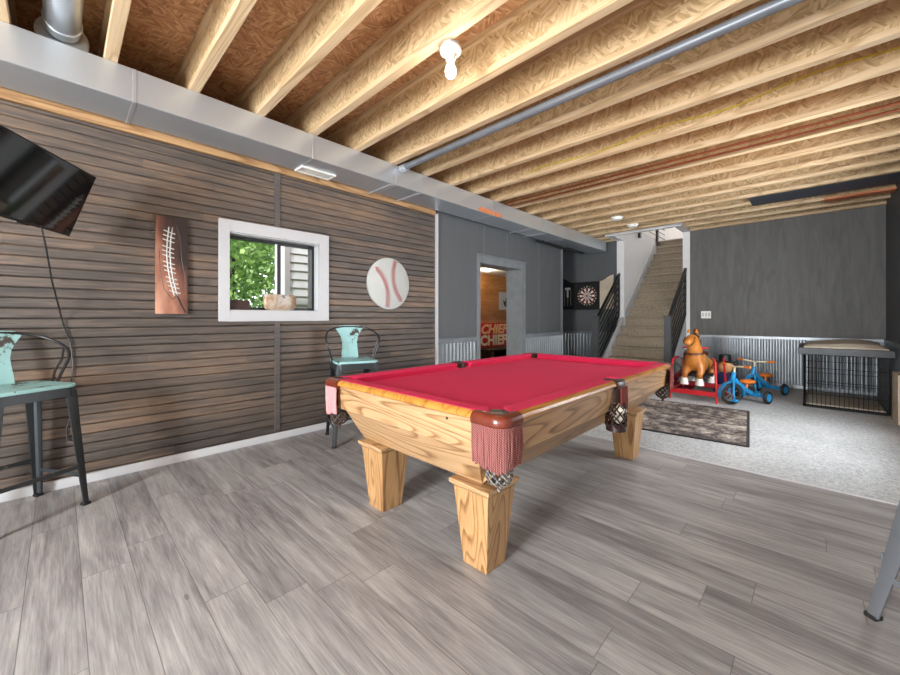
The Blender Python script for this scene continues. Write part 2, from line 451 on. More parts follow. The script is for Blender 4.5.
# gray part of the left wall, with doorway
DY0, DY1, DZ = 4.31, 5.45, 1.945
b = B(); b.box(-.32, 0, 3.435, DY0, 0, 2.7).box(-.32, 0, DY1, 6.86, 0, 2.7).box(-.32, 0, DY0, DY1, DZ, 2.7)
b.box(-.95, -.32, 6.76, 6.86, 0, 3.0).box(-1.05, -.95, 6.76, YB+.1, 0, 3.0)
struct('wall_left_far', b, M['gray'], 'gray painted wall around the doorway beyond the slatted wall', 'wall', smooth=0)
b = B()
for y in (4.42, 5.02, 5.98): b.box(0, .003, y-.004, y+.004, (2.05 if 4.2 < y < 5.5 else .85), 2.68)
b.box(0, .012, 6.80, 6.86, .85, 2.68)
struct('trim_5', b, M['graytrim'], 'thin gray seam battens on the wall over the doorway', 'batten')
# casing of the doorway and its deep jambs
d = thing('door_1', 'gray cased doorway opening into the plank-walled room', 'doorway', (0, 4.88, 0), kind='structure')
b = B(); o = 4.88
b.box(0, .02, DY0-.075-o, DY0-o, 0, DZ+.09).box(0, .02, DY1-o, DY1+.075-o, 0, DZ+.09).box(0, .02, DY0-o, DY1-o, DZ, DZ+.09).box(0, .032, DY0-.09-o, DY1+.09-o, DZ+.09, DZ+.115)
obj('casing', b, M['graytrim'], d, bevel=.003)
b = B(); b.box(-.32, 0, DY0-o, DY0+.012-o, 0, DZ).box(-.32, 0, DY1-.012-o, DY1-o, 0, DZ).box(-.32, 0, DY0+.012-o, DY1-.012-o, DZ-.012, DZ)
obj('jamb', b, M['jamb'], d)

def corr(u0, u1, zb, zt, pitch=.072, amp=.014):
    n = max(8, int((u1-u0)/pitch*8)); pts = []
    for i in range(n+1):
        u = u0 + (u1-u0)*i/n; ph = ((u/pitch) % 1.0)
        a = amp*(1 if .18 < ph < .5 else (ph/.18 if ph <= .18 else (max(0, 1-(ph-.5)/.18))))
        pts.append((u, a))
    return pts
def wains(name, kind, u0, u1, plane, label):
    """ribbed steel panel and its cap; kind 'x' = wall at x=plane, 'y' = wall at y=plane facing -y"""
    t = tag(thing(name, label, 'wainscot', (0,0,0), kind='structure'), label, 'wainscot', None, 'structure')
    p = corr(u0, u1, 0, .8); bb = B(); vs = []
    for u, a in p:
        for z in (.05, .77):
            vs.append((plane+.004+a, u, z) if kind == 'x' else (plane-.004-a, u, z) if kind == 'r' else (u, plane-.004-a, z))
    bb.add(vs, [(2*i, 2*i+2, 2*i+3, 2*i+1) for i in range(len(p)-1)])
    obj('ribbed_panel', bb, M['corr'], t, smooth=20)
    c = B()
    if kind == 'x': c.box(plane, plane+.024, u0, u1, .77, .84).box(plane, plane+.034, u0, u1, .826, .84).box(plane, plane+.018, u0, u1, 0, .06)
    elif kind == 'y': c.box(u0, u1, plane-.024, plane, .765, .812).box(u0, u1, plane-.018, plane, 0, .06)
    elif kind == 'r': c.box(plane-.024, plane, u0, u1, .765, .812).box(plane-.018, plane, u0, u1, 0, .06)
    obj('cap_rail', c, M['graytrim'] if kind == 'x' else M['corr'], t, bevel=.003)
wains('trim_6', 'x', 3.437, DY0-.076, 0, 'ribbed steel wainscot left of the doorway')
wains('trim_7', 'x', DY1+.076, 6.86, 0, 'ribbed steel wainscot right of the doorway')
wains('trim_8', 'y', -.94, .60, YB, 'ribbed steel wainscot below the dartboard')
wains('trim_11', 'r', 5.62, YB-.01, XR, 'ribbed steel wainscot along the right wall behind the dog crate')
wains('trim_9', 'y', 1.925, XR-.005, YB, 'ribbed steel wainscot along the back wall behind the toys')

# back wall (alcove side and right side), right wall, wall behind viewpoint
b = B(); b.box(1.917, XR+.1, YB, YB+.12, 0, 3.0)
struct('wall_back', b, M['grayply'], 'gray painted plywood back wall right of the stairs', 'wall', smooth=0)
struct('wall_alcove', B().box(-1.0, .607, YB, YB+.12, 0, 3.0), M['gray'], 'gray wall holding the dartboard cabinet left of the stairs', 'wall', smooth=0)
struct('wall_right', B().box(XR, XR+.12, 5.6, YB+.12, 0, 3.0), M['gray'], 'plain gray right wall behind the dog crate', 'wall', smooth=0)
RW0, RW1, RZ0, RZ1 = 3.8, 5.5, .55, 2.25
b = B(); b.box(XR, XR+.12, YN-.1, RW0, 0, 3.0).box(XR, XR+.12, RW1, 5.6, 0, 3.0).box(XR, XR+.12, RW0, RW1, 0, RZ0).box(XR, XR+.12, RW0, RW1, RZ1, 3.0)
struct('wall_right_near', b, M['concrete'], 'pale unseen right wall around the added window outside the frame', 'wall', smooth=0)  # unseen stretch, kept pale to bounce light into the room
t = thing('added_window', 'added wide white window, unseen in the right wall outside the frame', 'window', (XR+.06, (RW0+RW1)/2, RZ0), kind='structure')  # invented window, never in view, added to bring light from the right
hw, hh = (RW1-RW0)/2, RZ1-RZ0
b = B(); b.box(-.04, .04, -hw, -hw+.06, 0, hh).box(-.04, .04, hw-.06, hw, 0, hh).box(-.04, .04, -hw+.06, hw-.06, 0, .06).box(-.04, .04, -hw+.06, hw-.06, hh-.06, hh).box(-.03, .03, -.03, .03, .06, hh-.06)
obj('frame', b, M['vinyl'], t)
for s in (-1, 1): obj('glass_pane', B().box(-.004, .004, min(s*.03, s*(hw-.06)), max(s*.03, s*(hw-.06)), .06, hh-.06), M['glass'], t)  # panes of the added window
SX0, SX1 = 1.55, 3.85   # guessed glazed door, unseen behind the viewpoint
b = B(); b.box(-.25, SX0, YN-.15, YN, 0, 3.0).box(SX1, XR+.12, YN-.15, YN, 0, 3.0).box(SX0, SX1, YN-.15, YN, 2.25, 3.0)
struct('wall_near', b, M['concrete'], 'pale unseen wall with the guessed patio door behind the viewpoint', 'wall', smooth=0)  # out of view, pale so that it bounces light
d = thing('guessed_patio_door', 'guessed white sliding patio door, unseen behind the viewpoint', 'door', ((SX0+SX1)/2, YN-.08, 0), kind='structure')  # guessed from the shadows, added unseen to carry the daylight in
w = (SX1-SX0)/2
for sx in (-1, 1):
    c = sx*w/2; b = B()
    b.box(c-w/2+.005, c-w/2+.075, -.03, .03, 0, 2.245).box(c+w/2-.075, c+w/2-.005, -.03, .03, 0, 2.245).box(c-w/2+.075, c+w/2-.075, -.03, .03, 0, .1).box(c-w/2+.075, c+w/2-.075, -.03, .03, 2.15, 2.245)
    fr = obj('door_panel', b, M['vinyl'], d)
    obj('glass_pane', B().box(c-w/2+.075, c+w/2-.075, -.004, .004, .1, 2.15), M['glass'], fr)

# ceiling deck, with the stairwell left open
b = B(); b.box(-.3, XR+.12, YN-.15, 6.7, ZS, ZS+.03).box(-1.1, XR+.12, 6.7, 7.5, ZS, ZS+.03).box(-1.1, .62, 7.5, YB+.12, ZS, ZS+.03).box(1.917, XR+.12, 7.5, YB+.12, ZS, ZS+.03)
struct('ceiling', b, M['sub'], 'bare strand board subfloor seen between the joists', 'ceiling', smooth=0)
b = B()
for i in range(4): b.box(1.05+.0*i, 1.05+.16+.02*(i % 2), 1.20+.03*i, 1.212+.03*i, ZS-.0012, ZS)
b.box(1.045, 1.049, 1.20, 1.302, ZS-.0012, ZS)
b.v = b.v
tag(obj('ink_stamp', b, M['black']), 'faded black ink stamp on the subfloor between joists', 'stamp')

struct('trim_12', B().box(-.36, -.30, YN-.1, 6.76, 2.40, 3.03).box(-.36, -.25, YN-.1, 3.40, 2.36, 2.44), M['sub'], 'strand board rim closing the joist ends above the left wall', 'rim board', smooth=0)
# ------------------------------------------------------------------ joists
JL = []
def joist(y, x0, x1, label):
    t = thing('ceiling_joist', label, 'joist', (0, y, ZJ), group='floor joists overhead')
    obj('bottom_flange', B().box(x0, x1, -.032, .032, 0, .042), M['pine'], t, bevel=.003, segs=1)
    obj('web', B().box(x0, x1, -.006, .006, .042, .26), M['web'], t)
    obj('top_flange', B().box(x0, x1, -.032, .032, .26, .2995), M['pine'], t, bevel=.003, segs=1)
    return t
ys = [.218 + .435*k for k in range(-4, 19)]
n = len(ys)
for i, y in enumerate(ys):
    fb = n - 1 - i
    who = ORD[fb]
    lab = 'exposed wooden I-joist overhead, %s counted from the back wall' % who if fb else 'exposed wooden I-joist overhead, hard against the back wall'
    if abs(y-6.743) < .01: joist(y, -.3, 2.92, 'shortened wooden I-joist overhead, cut off where the slate panel starts')
    elif y > 7.5: joist(min(y, YB-.036), 1.925, XR, lab)
    elif y > 7.0: joist(y, -.94, XR, lab)
    else: joist(y, -.3, XR, lab)
for i, y in enumerate((7.3, 7.62, 7.95)):
    joist(y, -.94, .6, 'short joist stub over the dartboard alcove, %s from the alcove wall' % ('nearest', 'second', 'third')[2-i])
tag(obj('joist_bay_panel', B().box(-.68, .68, -.361, .22, -.004, .02), M['sheet'], loc=(3.603, 6.70, 2.725)), 'slate gray sheet metal panel between joists near the back wall', 'panel')
tag(obj('nailed_board', B().box(-.31, .31, -.085, .085, 0, .03), M['orangeboard'], loc=(3.965, 7.10, 2.672), bevel=.003), 'reddish board end nailed under the joists by the right wall', 'board')

# ------------------------------------------------------------------ ductwork
DX0, DX1, DZ0 = .085, .452, 2.489
t = thing('supply_duct', 'long rectangular galvanized duct along the top of the left wall', 'duct', (.27, 2.6, DZ0))
def dk(b, y0, y1, x1=DX1, z0=DZ0): return b.box(DX0-.27, x1-.27, y0-2.6, y1-2.6, z0-DZ0, ZJ-.002-DZ0)
secs = [YN+.01, -.9, .33, 1.52, 2.42, 2.78, 4.05, 5.30, 5.50, 6.05, 7.90]
for a, c in zip(secs, secs[1:]):
    obj('duct_section', dk(B(), a, c-.001), M['galv'], t, bevel=.004, segs=1)
for y in secs[1:-1]: obj('drive_cleat', B().box(DX0-.275, DX1-.266, y-2.6-.010, y-2.6+.010, -.004, ZJ-DZ0-.004), M['galv'], t, bevel=.0015, segs=1)
for y in (2.36, 2.74, 5.04, 5.44): obj('support_strap', B().box(DX0-.27-.06, DX1-.27, y-2.6-.009, y-2.6+.009, -.008, -.004), M['white'], t)
tag(obj('duct_reflection', B().prism([(-.25, -.018), (-.2, -.034), (.22, -.034), (.27, -.012), (.22, .022), (-.2, .026)], 'x', 0, .0025), M['reflection'], loc=(DX1+.0001, 3.98, 2.527)), 'orange reflection painted on the lower edge of the duct', 'reflection')  # reflection of the warm room, painted as a flat orange patch
t = thing('air_vent', 'white ceiling register in the underside of the duct by the batten', 'vent', (.17, 1.68, DZ0-.0005))
b = B(); b.box(-.075, .075, -.17, -.15, -.014, 0).box(-.075, .075, .15, .17, -.014, 0).box(-.075, -.055, -.15, .15, -.014, 0).box(.055, .075, -.15, .15, -.014, 0)
obj('vent_frame', b, M['porcelain'], t, bevel=.002, segs=1)
b = B()
for i in range(12): y = -.14+.0245*i; b.hexa([(-.055,y,-.012),(.055,y,-.012),(.055,y+.003,-.012),(-.055,y+.003,-.012),(-.055,y+.012,-.002),(.055,y+.012,-.002),(.055,y+.015,-.002),(-.055,y+.015,-.002)])
b.box(-.055, .055, -.15, .15, -.003, -.001)
obj('louvre', b, M['porcelain'], t)
t = thing('branch_duct', 'round galvanized branch pipe running off the duct between joists', 'duct', (.42, .012, 2.84))
b = B(); b.cyl((-.08, 0, 0), (3.6, 0, 0), .078, n=32)
obj('pipe_run', b, M['galv'], t)
b = B(); b.lathe([(.084, -.12), (.088, -.1), (.1, .0), (.12, .02)][::-1], 32, (-.16, 0, -.02), Matrix.Rotation(PI/2, 3, 'Y'))
b.box(-.24, -.1, -.11, .11, -.14, -.02); obj('takeoff_boot', b, M['galv'], t, bevel=.004)
b = B().tube([(.0, .08*math.cos(q*PI/16), .08*math.sin(q*PI/16)) for q in range(32)], .006, 6, True)
obj('crimp_ring', b, M['galv'], t)
t = thing('drain_pipe', 'gray pipe slung under the joists from the duct towards the right', 'pipe', (.5, 2.47, 2.668))
obj('pipe_run', B().cyl((.0, 0, 0), (3.78, 0, 0), .03, n=16), M['pvc'], t)
b = B(); b.cyl((-.035, 0, 0), (.05, 0, 0), .038, n=16).box(-.042, -.02, -.03, .03, -.03, .026); obj('fitting', b, M['galv'], t, bevel=.003)
for i, (y, l) in enumerate(((4.26, 'copper water pipe under the joists, nearer of the pair'), (4.40, 'copper water pipe under the joists, farther of the pair'))):
    tag(obj('copper_pipe', B().cyl((-1.9, 0, 0), (1.9, 0, 0), .011, n=10), M['copper'], loc=(2.38, y, 2.6895)), l, 'pipe', 'copper pipes under the joists')
b = B(); pts = []
for i in range(41):
    x = 1.2 + 3.05*i/40; pts.append((x-2.7, -.010 - .004*math.sin(i*.7), .06 + .09*(i/40)**1.6 + .02*math.sin(i*.45)))
b.tube(pts, .006, 6)
tag(obj('electric_cable', b, M['cable'], loc=(2.7, 3.698-.0, ZJ)), 'yellow electric cable stapled along a joist web', 'cable')
for (x, y, l) in ((1.32, 6.105, 'round white ceiling fixture by the stair head, nearer of the two'), (1.335, 6.78, 'round white ceiling fixture by the stair head, farther of the two')):
    t = thing('smoke_detector', l, 'ceiling fixture', (x, y, ZJ), group='round ceiling fixtures near the stairs')
    obj('base', B().lathe([(.095, 0), (.095, -.012), (.085, -.015)], 24), M['porcelain'], t)
    obj('cover', B().lathe([(.08, -.015), (.076, -.035), (.05, -.046), (.02, -.048)], 24), M['porcelain'], t)
def bulb_lamp(label, x, y):
    t = thing('ceiling_lamp', label, 'lamp', (x, y, ZJ), group='bare bulbs on the joists')
    obj('junction_box', B().lathe([(.058, 0), (.058, -.022)], 8), M['galv'], t, smooth=0)
    obj('lamp_holder', B().lathe([(.062, -.020), (.064, -.03), (.058, -.042), (.03, -.05), (.024, -.075), (.026, -.085)], 28), M['porcelain'], t)
    obj('bulb', B().lathe([(.014, -.084), (.016, -.10), (.024, -.118), (.031, -.138), (.032, -.152), (.028, -.17), (.017, -.182), (.002, -.186)], 24), M['bulb'], t)
bulb_lamp('lit bare bulb in a white porcelain holder on a joist', 2.035, 1.580)
bulb_lamp('added fill bulb on a joist, unseen behind the viewpoint', 1.9, -1.04)  # bulb added out of view to brighten the near subfloor and slats
tag(obj('curtain_rod', B().cyl((0, -.95, 0), (0, .85, 0), .017, n=12).box(-.006, .006, -.72, -.70, 0, .045).box(-.006, .006, .4, .42, 0, .045), M['black'], loc=(.12, 6.65, 2.442)), 'black rod hung under the duct near the doorway', 'rod')

# ------------------------------------------------------------------ window
t = thing('window_1', 'white framed black slider window in the slatted wall', 'window', (0, 1.396, WZ0), kind='structure')
y0, y1, z1 = WY0-1.396, WY1-1.396, WZ1-WZ0
c0, c1 = .912-1.396, 1.895-1.396
b = B(); b.box(0, .022, c0, y0, -.09, z1+.1).box(0, .022, y1, c1, -.09, z1+.1).box(0, .022, y0, y1, -.09, 0).box(0, .022, y0, y1, z1, z1+.1)
obj('casing', b, M['white'], t, bevel=.003)
b = B(); b.box(-.14, .0, y0, y0+.008, 0, z1).box(-.14, .0, y1-.008, y1, 0, z1).box(-.14, .0, y0+.008, y1-.008, 0, .008).box(-.14, .0, y0+.008, y1-.008, z1-.008, z1)
obj('reveal', b, M['white'], t)
a0, a1, e0, e1 = y0+.008, y1-.008, .008, z1-.008
b = B(); f = .026
b.box(-.15, -.09, a0, a0+.012, e0, e1).box(-.15, -.09, a1-f, a1, e0, e1).box(-.15, -.09, a0, a1-f, e0, e0+f).box(-.15, -.09, a0, a1-f, e1-f, e1)
obj('sash', b, M['black'], t, bevel=.002)
mp = .035
obj('meeting_rail', B().box(-.135, -.088, mp-.002, mp+.028, e0+f, e1-f), M['black'], t, bevel=.002)
obj('track_strip', B().box(-.118, -.089, mp-.016, mp-.004, e0+f, e1-f), M['vinyl'], t, bevel=.002)
obj('glass_pane', B().box(-.122, -.118, a0+.012, mp-.016, e0+f, e1-f), M['glass'], t)
obj('glass_pane', B().box(-.13, -.126, mp+.028, a1-f, e0+f, e1-f), M['glass'], t)
# on the sill
t = thing('mottled_bowl', 'tan and white mottled bowl on the window sill', 'bowl', (-.045, 1.435, WZ0+.0082))
tm = NT('mottled_glaze'); nn = tm.noise(tm.co(), 9., 4., .6, 1.5)[0]
mm = tm.out(tm.ramp(nn, [(.32, srgb(96, 90, 88)), (.40, srgb(178, 170, 162)), (.56, srgb(168, 144, 118)), (.66, srgb(146, 100, 66)), (.76, srgb(180, 172, 164))]), .3)
MS = Matrix(((.40, 0, 0), (0, 1.3, 0), (0, 0, 1)))
obj('bowl_wall', B().lathe([(.085, 0), (.105, .014), (.118, .06), (.117, .11), (.108, .148), (.103, .148), (.110, .108), (.110, .06), (.096, .018), (.02, .010)], 28, (0,0,0), MS), mm, t)
tag(obj('small_box', B().box(-.03, .03, -.075, .075, 0, .085), M['leather_dk'], loc=(-.052, 1.085, WZ0+.0082), bevel=.004), 'small dark box in the left corner of the window sill', 'box')

# ------------------------------------------------------------------ outside the window
struct('ground', B().box(-40, -.26, -20, 3.6, .6, .95).box(-40, -2.15, 3.6, 20, .6, .95), M['grass'], 'grassy ground outside the window', 'ground')
b = B()
for i in range(14):
    z = .95 + .115*i
    b.hexa([(-1.50,2.13,z),(-1.476,2.13,z),(-1.476,3.65,z),(-1.50,3.65,z),(-1.50,2.13,z+.115),(-1.496,2.13,z+.115),(-1.496,3.65,z+.115),(-1.50,3.65,z+.115)])
b.box(-1.7, -1.50, 2.13, 3.65, .95, 2.7)
t = thing('outside_wall', 'gray lap siding wall outside the right window pane', 'house wall', (0,0,0), kind='structure')
obj('lap_siding', b, M['siding'], t, smooth=0)
obj('corner_board', B().box(-1.72, -1.462, 2.06, 2.13, .95, 2.7), M['white'], t)
b = B(); b.box(-.3, 7.2, -7.0, YN-.15, 2.6, 2.7).box(XR+.12, 7.2, YN-.15, 6.5, 2.6, 2.7)
struct('sun_blocker', b, M['concrete'], 'added slab out of view, keeping sun off the patio door and side window', 'sun shade')  # unseen slab added only to block the sun from the openings
struct('eave', B().box(-.62, -.27, -1., 3.65, 1.95, 2.03), M['pine_y'], 'brown eave board above the window outside', 'eave')
tm = NT('leaf_green'); rr = tm.noise(tm.co(), 2.2, 4.)[0]; wv = tm.wn(tm.scale(tm.co(), (7,7,7)))[0]
M['leaf'] = tm.out(tm.ramp(tm.math('ADD', tm.math('MULTIPLY', rr, .8), tm.math('MULTIPLY', wv, .2)), [(.3, srgb(92, 130, 72)), (.55, srgb(140, 178, 98)), (.75, srgb(200, 216, 130))]), .55)
def tree(cx, cy, z0, R, H, nl, label, seed):
    rg = random.Random(seed); t = thing('leafy_tree', label, 'tree', (cx, cy, .95), group='trees outside the window')
    obj('trunk', B().tube([(0,0,0), (.05,.03,H*.4), (-.03,.05,H*.8)], [.11,.08,.04], 8), M['leather_dk'], t)
    b = B()
    for i in range(nl):
        while True:
            p = Vector((rg.uniform(-1,1), rg.uniform(-1,1), rg.uniform(-1,1)))
            if .35 < p.length < 1: break
        p = Vector((p.x*R, p.y*R, z0 + H/2 + p.z*H/2))
        a = Vector((rg.gauss(0,1), rg.gauss(0,1), rg.gauss(0,1))).normalized(); c = a.orthogonal().normalized()
        s = rg.uniform(.035, .08)*(1.5 if R > 2 else 1)
        b.add([p-a*s, p+c*s*.5, p+a*s, p-c*s*.5], [(0,1,2,3)])
    f = obj('foliage', b, M['leaf'], t, smooth=0); f['kind'] = 'stuff'
tree(-4.2, 2.2, .0, 1.3, 3.8, 9000, 'leafy green tree outside, left in the window view', 3)
tree(-4.4, 5.1, .0, 1.4, 4.2, 9000, 'leafy green tree outside, beside the siding in the window view', 5)
tree(-8.6, 2.4, .0, 2.6, 6.5, 14000, 'taller leafy tree outside, behind the two nearer trees', 8)

# ------------------------------------------------------------------ television
ang = math.radians(58.8)   # direction the screen faces
c = thing('television', 'black flat television tilted out from the slatted wall', 'television', (.536, -.080, 1.82), ang)
tilt = Matrix.Rotation(.35, 4, 'Y')
w2, h2 = .355, .205
b = B().box(-.05, 0, -w2, w2, -h2, h2); b.xf(tilt); obj('casing', b, M['bezel'], c, bevel=.006)
b = B().box(0.0005, .002, -w2+.008, w2-.008, -h2+.014, h2-.008); b.xf(tilt); obj('screen', b, M['screen'], c)
b = B().box(-.02, .004, -.04, .04, -h2-.006, -h2+.003); b.xf(tilt); obj('sensor', b, M['bezel'], c, bevel=.002)
inv = Matrix.Rotation(-ang, 4, 'Z')
def loc(p): return inv @ (Vector(p) - Vector((.536, -.080, 1.82)))
b = B(); b.tube([loc((.02, -.42, 1.84)), loc((.2, -.36, 1.84)), loc((.47, -.12, 1.83))], .018, 8).hexa([loc(p) for p in ((0.001,-.5,1.72),(.02,-.5,1.72),(.02,-.34,1.72),(0.001,-.34,1.72),(0.001,-.5,1.96),(.02,-.5,1.96),(.02,-.34,1.96),(0.001,-.34,1.96))])
obj('wall_arm', b, M['blackmetal'], c)
pts = [(.42, -.10, 1.70), (.397, -.071, 1.625), (.34, -.055, 1.52), (.2, -.035, 1.35), (.08, -.005, 1.19), (.014, .012, 1.09), (.012, .05, .95), (.012, .062, .80), (.012, .045, .64), (.012, .056, .5), (.012, .03, .38), (.012, .035, .31), (.02, .06, .30)]
obj('power_cord', B().tube([loc(p) for p in pts], .0045, 6), M['black'], c)

# ------------------------------------------------------------------ wall art
t = thing('canvas_print', 'tall narrow canvas print of brown leather with white laces', 'picture', (-.0005, .5965, 1.518))
tm = NT('leather_print'); x, y, z = tm.sep()
pn = tm.noise(tm.comb(tm.math('MULTIPLY', y, 6.), tm.math('MULTIPLY', z, 2.2), 0.), 1.3, 3.)[0]; pf = tm.noise(tm.co(), 150., 2.)[0]
g = tm.math('ADD', tm.math('MULTIPLY', pn, .75), tm.math('MULTIPLY', tm.math('SUBTRACT', 0., tm.math('ADD', tm.math('MULTIPLY', y, 1.9), tm.math('MULTIPLY', z, .55))), 1.))
g = tm.math('ADD', g, tm.math('MULTIPLY', pf, .08))
mc = tm.out(tm.ramp(g, [(.20, srgb(40, 25, 20)), (.38, srgb(92, 54, 42)), (.56, srgb(142, 92, 72)), (.80, srgb(192, 142, 118))]), .6)
obj('canvas', B().box(0, .03, -.1, .1, -.37, .37), mc, t, bevel=.002)
b = B(); seam = [(-.012, .30), (-.022, .20), (-.026, .10), (-.02, 0.), (-.005, -.1), (.016, -.2), (.022, -.22)]
def sm(a, n=6):
    o = []
    for (p, q) in zip(a, a[1:]):
        for i in range(n): o.append((p[0]+(q[0]-p[0])*i/n, p[1]+(q[1]-p[1])*i/n))
    return o + [a[-1]]
S2 = sm(seam)
for off in (-.008, .012): b.tube([(.0305, p[0]+off, p[1]-.01) for p in S2], .0048, 5)
for i in range(13):
    p = S2[3 + int(i*2.35)]; q = .3 - .0*i
    b.tube([(.031, p[0]-.036, p[1]+.012), (.032, p[0], p[1]), (.031, p[0]+.036, p[1]-.010)], .0046, 5)
obj('printed_laces', b, M['ballcream'], t)
b = B(); b.tube([(.0303, p[0], p[1]) for p in sm([(-.01, .35), (.0, .30), (-.012, .24)])], .005, 5).tube([(.0303, p[0], p[1]) for p in sm([(.024, -.22), (.05, -.29), (.082, -.36)])], .007, 5)
b.tube([(.0303, p[0], p[1]) for p in sm([(.02, .33), (.055, .2), (.06, .05), (.085, -.1), (.082, -.2)])], .0022, 5).tube([(.0303, p[0], p[1]) for p in sm([(-.08, .1), (-.075, -.05), (-.05, -.18), (0., -.26), (.03, -.24)])], .002, 5)
obj('printed_seam', b, M['leather_dk'], t)

t = thing('baseball_plaque', 'round cream wall plaque with red baseball stitching', 'plaque', (-.0005, 2.65, 1.512))
MY = Matrix.Rotation(PI/2, 3, 'Y')
obj('disc', B().lathe([(.296, 0), (.298, .008), (.296, .022), (.29, .026), (.01, .026)], 64, (0,0,0), MY), M['ballcream'], t)
b = B()
def arc(cy, cz, r, a0, a1, n=26):
    pts = [(cy + r*math.cos(a0+(a1-a0)*i/n), cz + r*math.sin(a0+(a1-a0)*i/n)) for i in range(n+1)]
    pts = [p for p in pts if math.hypot(*p) < .29]
    b.tube([(.0265, p[0], p[1]) for p in pts], .003, 5)
    for i in range(1, len(pts)-1):
        p, q = Vector(pts[i]), Vector(pts[i+1]); d = (q-p).normalized(); nn = Vector((-d.y, d.x))
        for s in (-1, 1):
            e = p + nn*s*.032 - d*.020*1
            b.tube([(.0268, p.x, p.y), (.0268, e.x, e.y)], .0042, 4)
arc(-.42, -.16, .40, -.35, 1.25)
arc(.47, .10, .42, 2.6, 4.15)
obj('stitching', b, M['stitch'], t)

t = thing('light_switch', 'white triple switch plate on the gray back wall', 'switch', (2.165, YB-.0005, 1.17))
obj('plate', B().box(-.075, .075, -.007, 0, -.065, .065), M['porcelain'], t, bevel=.003)
for i in (-1, 0, 1): obj('rocker', B().box(i*.045-.014, i*.045+.014, -.011, -.007, -.032, .032), M['white'], t, bevel=.002)

